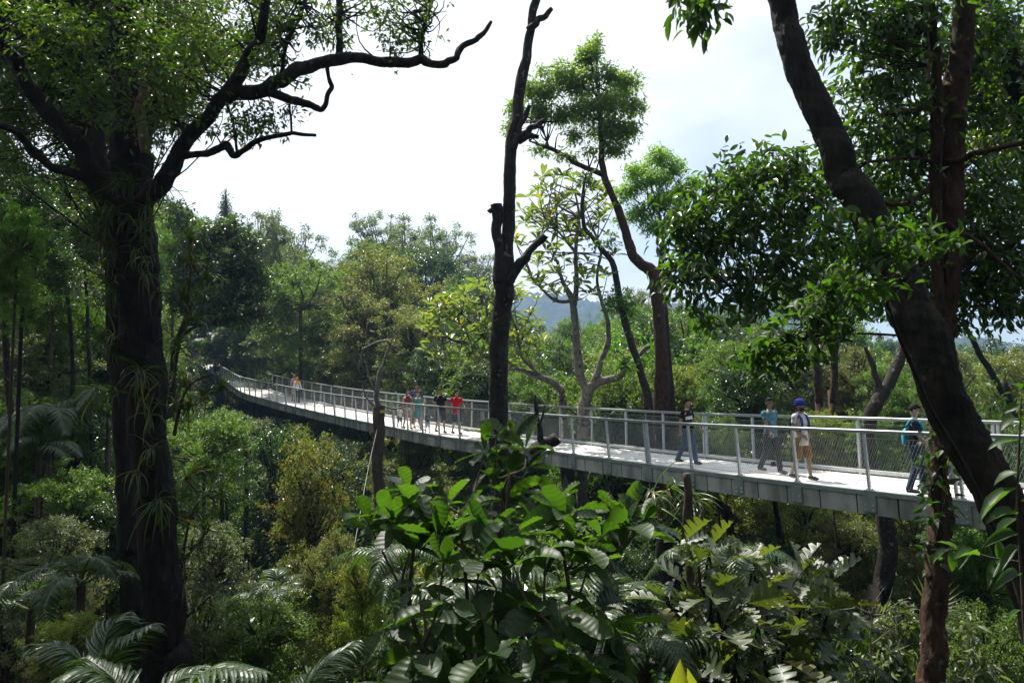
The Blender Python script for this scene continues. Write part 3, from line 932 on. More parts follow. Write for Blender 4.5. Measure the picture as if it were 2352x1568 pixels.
mb = MB(); crown_leaves(mb, cl, 20500, .120, g, OVAL, .36, 8, .7, .6, .75, .6); mb.build("crown", LM['hanging'], t)

t = root_at("forest_tree", "thick dark trunk crossing the upper right corner behind the twin stems", "tree", 2420, 700, 9)
mb = MB(); limb(mb, [(2500, 1000), (2440, 640), (2380, 380), (2346, 240), (2310, 130), (2272, 50), (2240, -60)], [80, 76, 70, 64, 62, 60, 56], 9, 14, .08, True, 40); mb.build("trunk", BK['dark'], t)
cl = pcl([(2330, 250, 9.8, 60, 110, .5), (2290, 330, 10, 60, 80, .5), (2345, 130, 9.9, 50, 80, .4), (2260, 180, 10.2, 60, 80, .5)])
mb = MB(); crown_leaves(mb, cl, 3600, .13, g, OVAL, .36, 8, .6, .6, .5); mb.build("crown", LM['yellow'], t)

# --- leaf sprays hanging into the top of the picture
t = thing("hanging_branch", "small spray of drooping dark leaves hanging from the top edge in the sky", "branch", P(1600, -60, 6.0))
mb = MB(); limb(mb, [(1590, -160), (1600, -60), (1600, 0), (1606, 30)], [8, 6, 4, 2], 6.0, 6); mb.build("twig", BK['dark'], t)
cl = pcl([(1575, 5, 6, 34, 22, .12), (1610, 30, 6, 40, 28, .12), (1640, 8, 6, 28, 20, .1)])
mb = MB(); crown_leaves(mb, cl, 130, .15, g, OVAL, .36, 7, .5, .7, .9, .5); mb.build("foliage", LM['hanging'], t)

# --- slim trees behind the walkway
t = root_at("tall_tree", "tall slender tree with a round bright crown above the walkway against the sky", "tree", 1520, 1040, 23)
mb = MB()
q1, _ = limb(mb, [(1524, 1080), (1521, 940), (1517, 800), (1512, 700), (1508, 645), (1490, 615), (1464, 603), (1448, 570), (1436, 530), (1418, 480), (1398, 430), (1386, 390), (1381, 340), (1377, 280), (1372, 200), (1352, 130)],
     [37, 36, 33, 32, 30, 25, 23, 21, 19, 17, 16, 15, 12, 10, 7, 4], 23, 12, .10, True, 80, 2); mb.build("trunk", BK['red'], t)
mb = MB()
q2, _ = limb(mb, [(1386, 402), (1352, 388), (1316, 370), (1288, 352), (1261, 340), (1216, 324)], [13, 12, 11, 10, 9, 4], 23, 8, .1)
q3, _ = limb(mb, [(1261, 342), (1252, 310), (1240, 280)], [6, 4, 3], 23, 6, .1)
mb.build("limb", BK['red'], t)
rows = [(1352, 130, 23, 42, 42, .7), (1365, 100, 23, 22, 22, .4), (1290, 175, 23, 55, 45, .8), (1255, 215, 23, 50, 42, .7), (1240, 165, 23, 18, 18, .3), (1330, 195, 23, 55, 50, .9), (1400, 170, 22.6, 40, 30, .6), (1435, 195, 23, 52, 36, .8), (1455, 245, 23, 42, 36, .7),
        (1400, 240, 22.6, 60, 50, 1.), (1340, 255, 22.8, 50, 45, .9), (1390, 300, 23, 62, 42, .9), (1440, 300, 23, 45, 38, .7), (1290, 265, 23, 40, 35, .6), (1240, 260, 23, 38, 36, .5), (1190, 250, 23, 38, 42, .5), (1172, 295, 23, 22, 28, .3), (1320, 310, 23, 40, 30, .5),
        (1410, 345, 23, 45, 30, .6), (1360, 345, 23, 36, 22, .4, .6), (1240, 345, 23, 40, 22, .4, .5), (1300, 360, 23, 36, 18, .4, .5), (1220, 205, 23, 36, 36, .5)]
rows = [(r[0], r[1], r[2], r[3] * .74, r[4] * .60, r[5] * .8) + r[6:] for r in rows]
cl = pcl(rows)
mb = MB(); twigs(mb, np.concatenate([q1[-6:], q2, q3]), cl, g, 3, .03); mb.build("branchlets", BK['dark'], t)
mb = MB(); crown_leaves(mb, cl, 19000, .15, g, DIA, .36, 9, .5, .5, .6, .8); mb.build("crown", LM['fresh'], t)

t = root_at("tall_tree", "shorter bright crowned tree leaning beside the tall slender one", "tree", 1532, 1030, 24.5)
mb = MB()
q1, _ = limb(mb, [(1545, 1060), (1540, 900), (1524, 720), (1520, 640), (1522, 580), (1518, 520), (1508, 450)], [22, 20, 18, 16, 14, 9, 5], 24.5, 10, .1, True, 40, 3); mb.build("trunk", BK['lichen'], t)
cl = pcl([(1512, 362, 24.5, 34, 22, .5), (1548, 388, 24.5, 30, 22, .5), (1462, 395, 24.5, 34, 20, .5), (1500, 415, 24.2, 42, 24, .7), (1568, 440, 24.5, 30, 22, .5), (1444, 440, 24.5, 32, 20, .5), (1520, 465, 24.3, 40, 24, .6), (1470, 490, 24.5, 36, 22, .5), (1556, 500, 24.5, 34, 20, .5), (1596, 420, 24.5, 22, 14, .4), (1505, 525, 24.3, 38, 18, .5), (1430, 505, 24.5, 22, 14, .3)])
mb = MB(); twigs(mb, q1[-5:], cl, g, 3, .03); mb.build("branchlets", BK['dark'], t)
mb = MB(); crown_leaves(mb, cl, 13500, .13, g, DIA, .36, 9, .55, .55, .5, .8); mb.build("crown", LM['fresh'], t)

t = root_at("slim_tree", "thin crooked trunk leaning left between the pale tree and the tall slender tree", "tree", 1486, 960, 22.5)
mb = MB()
q1, _ = limb(mb, [(1494, 1000), (1484, 900), (1463, 830), (1446, 775), (1424, 690), (1404, 605), (1372, 560), (1346, 525), (1337, 475), (1341, 430), (1348, 396)], [20, 19, 18, 17, 15, 14, 11, 10, 9, 7, 4], 22.5, 9, .1, True, 50, 3); mb.build("trunk", BK['lichen'], t)
cl = pcl([(1350, 420, 22.5, 30, 30, .3, .5), (1410, 690, 22.5, 40, 26, .5), (1440, 710, 22.5, 30, 20, .4), (1390, 560, 22.5, 40, 24, .4, .5), (1430, 840, 22.5, 45, 24, .5, .6)])
mb = MB(); crown_leaves(mb, cl, 1900, .15, g, DIA, .4); mb.build("crown", LM['bright'], t)

# big-leaved trees: rosettes of upright paddle leaves at the ends of crooked bare branches
def rosettes(mb, pts, leaf, g, n=(6, 10), T=None, wl=.33, upw=.5, mat=0):
    TT = BIGLEAF if T is None else T
    for p in pts:
        m = int(g.integers(*n))
        a = g.uniform(0, 6.28) + np.arange(m) * 2.4
        el = g.uniform(-.25, .95, m) + upw - .5
        ax = np.stack([np.cos(a) * np.cos(el), np.sin(a) * np.cos(el), np.sin(el)], -1)
        nr = np.array([0, 0, 1.0]) - ax * ax[:, 2:3] + g.normal(0, .18, (m, 3))
        L = leaf * g.uniform(.65, 1.1, m)
        Tk = TT[int(g.integers(len(TT)))]
        put_leaves(mb, Tk, np.asarray(p) + ax * leaf * .08, ax, nr, L, L * wl * g.uniform(.85, 1.15), mat)

SIMPLE_BIG = [T_oval(5, .2, .12, ([0, .3, .65, .85, 1], [.12, .6, 1, .85, .1]), .02)]
t = root_at("big_leaved_tree", "pale twisted tree with sparse upright yellow green paddle leaves", "tree", 1341, 934, 23.5)
mb = MB()
B = [limb(mb, [(1338, 1020), (1341, 950), (1345, 910), (1352, 880)], [27, 25, 27, 25], 23.5, 12, .1, True, 16)[0]]
mb.build("trunk", BK['pale'], t)
for pts, w in (([(1348, 900), (1333, 860), (1325, 790), (1318, 720), (1316, 690), (1300, 660), (1288, 640), (1282, 600)], [20, 19, 18, 17, 15, 11, 8, 5]), ([(1352, 892), (1366, 870), (1382, 825), (1396, 784), (1396, 740), (1384, 700)], [20, 16, 14, 12, 10, 8]),
               ([(1352, 892), (1375, 878), (1421, 864), (1456, 829), (1475, 808), (1493, 795)], [19, 19, 17, 14, 11, 8]), ([(1318, 700), (1325, 640), (1322, 580), (1330, 500), (1320, 440)], [14, 11, 9, 7, 4]), ([(1384, 700), (1370, 640), (1380, 580), (1360, 520)], [8, 7, 6, 4]),
               ([(1316, 690), (1280, 690), (1250, 670), (1225, 640)], [10, 8, 6, 4]), ([(1322, 580), (1280, 530), (1250, 500)], [6, 5, 3])):
    mb = MB(); B.append(limb(mb, pts, w, 23.5, 9, .12, seed=len(w))[0]); mb.build("limb", BK['pale'], t)
g2 = np.random.default_rng(5)
tips = []
for k in range(130):
    px, py = g2.uniform(1180, 1410), g2.uniform(390, 690)
    if (px - 1300) ** 2 / 120 ** 2 + (py - 540) ** 2 / 160 ** 2 > 1: continue
    tips.append(P(px, py, g2.uniform(22.3, 24.7)))
mb = MB(); srcB = np.concatenate(B[1:])
for e in tips:
    o = srcB[np.argsort(np.linalg.norm(srcB - e, axis=1))[:6]]
    s = o[g2.integers(len(o))]
    tube(mb, [s, (s + e) / 2 + g2.normal(0, .12, 3), e], [.03, .02, .012], 5, 7, 0, False)
mb.build("branchlets", BK['pale'], t)
mb = MB(); rosettes(mb, tips, .44, g2, (4, 8), SIMPLE_BIG, .36, .7); mb.build("crown", LM['paddle'], t)

t = root_at("big_leaved_tree", "spreading paddle leaved tree right behind the lopped trunk with low crooked branches", "tree", 1290, 980, 26)
mb = MB()
B = [limb(mb, [(1296, 1000), (1292, 940), (1291, 905), (1283, 888), (1250, 870), (1215, 855), (1180, 845), (1130, 830), (1080, 790)], [16, 16, 18, 17, 15, 13, 11, 9, 6], 26, 9, .12, True, 40)[0]]
mb.build("trunk", BK['pale'], t)
for pts in ([(1250, 870), (1200, 820), (1190, 770), (1170, 720)], [(1180, 845), (1110, 770), (1060, 720), (1030, 690)], [(1080, 790), (1040, 780), (990, 760)], [(1110, 770), (1120, 720), (1100, 680)]):
    mb = MB(); B.append(limb(mb, pts, [9, 7, 5, 3], 26, 7, .1)[0]); mb.build("limb", BK['pale'], t)
tips = []
for k in range(150):
    px, py = g2.uniform(965, 1260), g2.uniform(650, 860)
    if (px - 1110) ** 2 / 155 ** 2 + (py - 755) ** 2 / 110 ** 2 > 1: continue
    tips.append(P(px, py, g2.uniform(24.5, 27.5)))
mb = MB(); srcB = np.concatenate(B)
for e in tips:
    o = srcB[np.argsort(np.linalg.norm(srcB - e, axis=1))[:6]]
    s = o[g2.integers(len(o))]
    tube(mb, [s, (s + e) / 2 + g2.normal(0, .12, 3), e], [.03, .02, .012], 5, 7, 0, False)
mb.build("branchlets", BK['pale'], t)
mb = MB(); rosettes(mb, tips, .44, g2, (6, 10), SIMPLE_BIG, .36, .7); mb.build("crown", LM['paddle'], t)

# --- pole-like trunks round the walkway: name, label, points, widths, depth, bark
POLES = [("sawn_trunk", "sawn off trunk with a yellow band and bare curled branches before the walkway", [(877, 1270), (874, 1180), (868, 1080), (871, 990), (872, 930)], [27, 27, 25, 29, 24], 24, 'brown'),
         ("sawn_trunk", "thin sawn off brown trunk standing up among the lobed leaves", [(1582, 1430), (1581, 1300), (1580, 1190), (1577, 1086)], [21, 21, 20, 18], 11, 'brown'),
         ("sawn_trunk", "short forked stump pole next to the thin sawn off brown trunk", [(1604, 1440), (1603, 1330), (1602, 1260), (1604, 1190)], [13, 13, 13, 12], 11.3, 'brown'),
         ("slim_tree", "slender dark trunk passing under the middle of the walkway near edge", [(1800, 1300), (1792, 1230), (1784, 1170), (1779, 1120), (1776, 1060)], [15, 14, 13, 12, 10], 17, 'dark'),
         ("forest_tree", "stout mottled trunk curving up behind the walkway into two arms", [(2012, 1420), (2030, 1330), (2040, 1250), (2036, 1195), (2020, 1120), (2000, 1050), (1992, 1000), (2002, 950), (2022, 910), (2044, 870), (2062, 830), (2084, 775)], [44, 42, 38, 36, 35, 34, 33, 31, 28, 25, 23, 15], 17, 'lichen'),
         ("slim_tree", "pale lichen spotted pole trunk at the far left edge", [(56, 1520), (48, 1284), (40, 1134), (26, 984), (12, 800), (8, 620), (4, 460)], [12, 12, 13, 14, 15, 13, 6], 16, 'lichen'),
         ("slim_tree", "thin grey pole trunk left of the second dark trunk", [(212, 1180), (211, 1080), (209, 980), (206, 850), (200, 700), (190, 560)], [10, 9, 9, 8, 7, 4], 20, 'lichen'),
         ("slim_tree", "thin dark pole trunk among the sunlit shrubs on the left", [(170, 1140), (168, 1020), (168, 920), (166, 800), (150, 640), (140, 520)], [11, 10, 10, 9, 8, 4], 19, 'dark'),
         ("slim_tree", "straight dark pole trunk beneath the bend in the walkway", [(560, 1370), (564, 1230), (566, 1100), (562, 1000)], [11, 11, 10, 9], 26, 'lichen'),
         ("slim_tree", "pale thin twin pole trunk behind the drooping epiphytes", [(517, 1370), (514, 1270), (510, 1180), (506, 1090)], [12, 11, 9, 8], 21, 'lichen'),
         ("forest_tree", "leaning dark trunk in shade below the walkway right of centre", [(1690, 1290), (1678, 1220), (1664, 1170), (1640, 1130)], [22, 20, 18, 14], 22, 'dark'),
         ("forest_tree", "brown trunk just beyond the railing left of the man in the turban", [(1884, 960), (1881, 900), (1879, 850), (1876, 780), (1870, 690)], [19, 19, 18, 16, 8], 27, 'red'),
         ("forest_tree", "brown trunk just beyond the railing right of the man in the turban", [(1912, 960), (1914, 900), (1916, 850), (1922, 780), (1934, 700)], [16, 16, 15, 14, 7], 28, 'red'),
                 ("forest_tree", "broad mottled trunk stub under the walkway behind the big leaf shrub", [(1310, 1190), (1305, 1130), (1300, 1080), (1296, 1040)], [30, 29, 28, 26], 26, 'lichen'),
         ("forest_tree", "slanting bare trunk in the far right gap below the blue hill", [(2330, 960), (2290, 880), (2255, 820), (2210, 740)], [14, 13, 12, 9], 24, 'dark'),
         ("forest_tree", "shaggy dark trunk below the walkway behind the lobed leaf shrub", [(1545, 1440), (1540, 1330), (1534, 1230), (1531, 1140)], [56, 54, 52, 40], 15, 'dark')]
POLE = {}
for nm, lb, pts, w, d, b in POLES:
    t = root_at(nm, lb, "tree", pts[0][0], pts[0][1], d)
    mb = MB(); q, r = limb(mb, pts, w, d, 10, .10, True, 30, len(lb)); mb.build("trunk", BK[b], t)
    POLE[lb] = t
def more(lb, limbs, d, b, name="limb", sides=7):
    for pts, w in limbs:
        mb = MB(); limb(mb, pts, w, d, sides, .12, seed=len(pts)); mb.build(name, BK[b], POLE[lb])
more(POLES[0][1], [([(866, 960), (868, 930), (864, 910), (868, 885), (870, 860), (880, 838), (886, 822)], [16, 13, 12, 10, 9, 7, 6]), ([(886, 822), (893, 800), (896, 790), (888, 783), (866, 786), (846, 796), (832, 803), (828, 826), (822, 850)], [6, 6, 6, 6, 5, 5, 5, 4, 3]),
                   ([(864, 900), (852, 880), (844, 855), (838, 830)], [6, 5, 4, 3]), ([(866, 935), (848, 920), (838, 905), (832, 885)], [6, 5, 4, 2]), ([(866, 925), (885, 933), (905, 938), (930, 934), (950, 930)], [5, 4, 4, 3, 2]), ([(880, 838), (890, 800), (905, 790), (915, 760)], [5, 4, 3, 2]), ([(846, 796), (840, 770), (846, 740)], [4, 3, 2]), ([(893, 800), (905, 770), (930, 745)], [4, 3, 2])], 24, 'pale')
more(POLES[2][1], [([(1603, 1200), (1610, 1185), (1614, 1170)], [7, 5, 3])], 11.3, 'brown')
more(POLES[4][1], [([(2020, 914), (2012, 870), (2004, 840), (1986, 795)], [20, 16, 13, 6])], 17, 'lichen')
more(POLES[9][1], [([(520, 1300), (524, 1220), (518, 1130)], [8, 7, 6])], 21, 'lichen')
q = P(874, 945, 24)
mb = MB(); tube(mb, [q + np.array([.0, 0, -.05]), q + np.array([0, 0, .05])], [.205, .20], 14, 4, 0, False)
mb.build("yellow_band", plain("yellow_paint", (.55, .42, .04), .5), POLE[POLES[0][1]])
t = thing("guy_rope", "thin pale guy rope slanting down from the sawn trunk with the yellow band", "rope", P(866, 985, 24))
mb = MB(); tube(mb, P([866, 845, 818, 780], [985, 1080, 1230, 1430], [23.7, 21, 17.5, 14]), .006, 4, 20, 0, False); mb.build("rope", plain("pale_rope", (.5, .48, .42), .8), t)

t = root_at("glossy_tree", "dark glossy tree with spreading branches between the huge trunk and the walkway end", "tree", 392, 1010, 30)
g = np.random.default_rng(81)
mb = MB()
q1, _ = limb(mb, [(392, 1030), (394, 900), (404, 800), (436, 715), (470, 640), (480, 570)], [17, 16, 15, 13, 10, 6], 30, 10, .1, True, 40); mb.build("trunk", BK['dark'], t)
q2 = []
for pts in ([(425, 745), (480, 742), (540, 730), (600, 712)], [(455, 710), (510, 680), (570, 650)], [(470, 640), (530, 590), (560, 550)], [(415, 775), (450, 750), (500, 745)]):
    mb = MB(); q2.append(limb(mb, pts, [9, 7, 5, 3], 30, 7, .1)[0]); mb.build("limb", BK['dark'], t)
rows = [(530, 530, 30, 42, 26, .9), (575, 560, 30, 36, 26, .8), (490, 545, 30, 40, 30, .9), (450, 570, 30, 40, 36, .9), (560, 610, 29.7, 50, 32, 1.), (510, 620, 29.5, 55, 36, 1.), (595, 650, 30, 34, 26, .8), (460, 640, 29.5, 50, 36, 1.), (550, 680, 29.6, 55, 30, 1.), (500, 700, 29.4, 50, 30, 1.), (590, 720, 30, 36, 22, .7),
        (540, 735, 29.6, 40, 16, .7), (480, 728, 29.6, 36, 18, .7), (405, 690, 29.5, 34, 34, .9), (425, 620, 30, 40, 40, .9), (410, 500, 30.5, 36, 40, .8)]
cl = pcl(rows)
mb = MB(); twigs(mb, np.concatenate([q1[-12:]] + q2), cl, g, 3, .03); mb.build("branchlets", BK['dark'], t)
mb = MB(); crown_leaves(mb, cl, 15500, .20, g, DIA, .42, 9, .5, .5, .4, .85); mb.build("crown", LM['dark'], t)
# ------------------------------------------------------------------ shared crowns and trunks for the forest
def unit_crown(seed, kind, nleaf, leaf, m, nm, T=DIA):
    g = np.random.default_rng(seed)
    cl = []
    nc = {'round': 30, 'tall': 30, 'flat': 22, 'loose': 20, 'bush': 26}[kind]
    sx, sz = {'round': (1, .85), 'tall': (.74, 1.2), 'flat': (1.1, .55), 'loose': (1, .9), 'bush': (1, .8)}[kind]
    for k in range(nc):
        d = unit(g.normal(0, 1, 3) + np.array([0, 0, .45]))
        r = g.uniform(.45, .92)
        rr = g.uniform(.17, .34) * (.9 if kind == 'loose' else 1)
        cl.append([d[0] * r * sx, d[1] * r * sx, d[2] * r * sz, rr * 1.2, rr * 1.2, rr * .8])
    for k in range(nc):                                             # ragged sprigs standing out of the outline
        d = unit(g.normal(0, 1, 3) + np.array([0, 0, .3])); r = g.uniform(.9, 1.2); rr = g.uniform(.07, .14)
        cl.append([d[0] * r * sx, d[1] * r * sx, d[2] * r * sz, rr * 1.2, rr * 1.2, rr, 1.5])
    cl = [q_ if len(q_) > 6 else q_ + [1.0] for q_ in cl]
    mb = MB()
    crown_leaves(mb, cl, nleaf, leaf, g, T, .46, 9, .5, .5, .4, .85)
    return mb.mesh(nm, m, smooth=T is not DIA), cl

def unit_trunk(seed, m, clumps, nm):
    """Trunk from z = -1 (scaled to the tree's height) to the crown's heart, then limbs to the clumps."""
    g = np.random.default_rng(seed)
    mb = MB()
    tube(mb, [(0, 0, -1.0), (g.normal(0, .03), g.normal(0, .03), -.5), (0, 0, 0)], [.075, .06, .045], 8, 9, .1)
    return mb.mesh(nm, m)

def unit_limbs(seed, m, clumps, nm):
    g = np.random.default_rng(seed)
    mb = MB()
    for c in clumps[:14] + clumps[-12:]:
        e = np.array(c[:3])
        s = np.array([0, 0, -.55 + .4 * g.uniform()])
        tube(mb, [s, s + (e - s) * .5 + g.normal(0, .07, 3) + np.array([0, 0, -.05]), e], [.034, .022, .008], 5, 7, 0, False)
    return mb.mesh(nm, m)

VAR = {}
OV3 = T_oval(3, .25, .14)
for nm, kind, n, leaf, lm, bk, sd in (("dark_round", 'round', 12500, .060, 'dark', 'dark', 1), ("mid_round", 'round', 12500, .060, 'mid', 'brown', 2), ("bright_tall", 'tall', 12000, .060, 'bright', 'brown', 3),
                                      ("olive_round", 'round', 14000, .055, 'olive', 'lichen', 4), ("grey_loose", 'loose', 9500, .060, 'grey', 'pale', 5), ("dark_tall", 'tall', 12000, .062, 'dark', 'dark', 6),
                                      ("yellow_bush", 'bush', 9000, .070, 'yellow', 'brown', 7), ("mid_flat", 'flat', 9000, .064, 'mid', 'lichen', 8), ("rust_loose", 'tall', 8500, .066, 'rust', 'brown', 9),
                                      ("mid_bush", 'bush', 8000, .080, 'mid', 'dark', 10), ("dark_bush", 'bush', 8000, .080, 'dark', 'dark', 11), ("grey_bush", 'bush', 9000, .068, 'grey', 'lichen', 12),
                                      ("near_mid", 'bush', 3600, .118, 'mid', 'dark', 13), ("near_dark", 'round', 3600, .118, 'dark', 'dark', 14), ("near_grey", 'bush', 3800, .108, 'grey', 'lichen', 15), ("near_bright", 'tall', 3400, .112, 'bright', 'brown', 16)):
    me, cl = unit_crown(sd, kind, n, leaf, LM[lm], "crown_" + nm, OV3 if nm.startswith("near") else DIA)
    VAR[nm] = (me, unit_trunk(sd, BK[bk], cl, "trunk_" + nm), unit_limbs(sd, BK[bk], cl, "limbs_" + nm), kind)

def forest_tree(px, py, d, rpx, var, label, name="tree", cat="tree", group=None, sq=1.0, rot=None, tw=1.0):
    """A tree whose crown (radius rpx) is centred at (px, py, d); its trunk reaches the ground there."""
    q = P(px, py, d)
    gz = float(ground(q[0], q[1]))
    r = rpx * d / FPX * (1.3 if d > 20 and py < 1060 else 1.25)
    me, tr, lb, kind = VAR[var]
    zc = max(q[2] - gz, r * .45)
    t = thing(name, label, cat, (q[0], q[1], gz), group)
    rt = (px * 1.7 + d * 3.1) % 6.28 if rot is None else rot
    a = link("trunk", tr, t); a.location = (0, 0, zc); a.scale = (r * tw, r * tw, zc + .3)
    b = link("limbs", lb, t); b.location = (0, 0, zc); b.scale = (r, r, r * sq); b.rotation_euler = (0, 0, rt)
    c = link("crown", me, t); c.location = (0, 0, zc); c.scale = (r, r, r * sq); c.rotation_euler = (0, 0, rt)
    if (name == "shrub" or py > 930 or d < 75) and zc > r * 1.1:               # leafy skirts down the stem
        for q_ in range(1, 3):
            zz = zc - q_ * r * sq * .85
            if zz < r * .3: break
            e = link("crown", me, t); e.location = (r * .25 * math.sin(q_ * 2 + rt), r * .25 * math.cos(q_ * 2 + rt), zz); e.scale = (r * .95, r * .95, r * sq); e.rotation_euler = (0, 0, rt + q_ * 2.1)
    return t

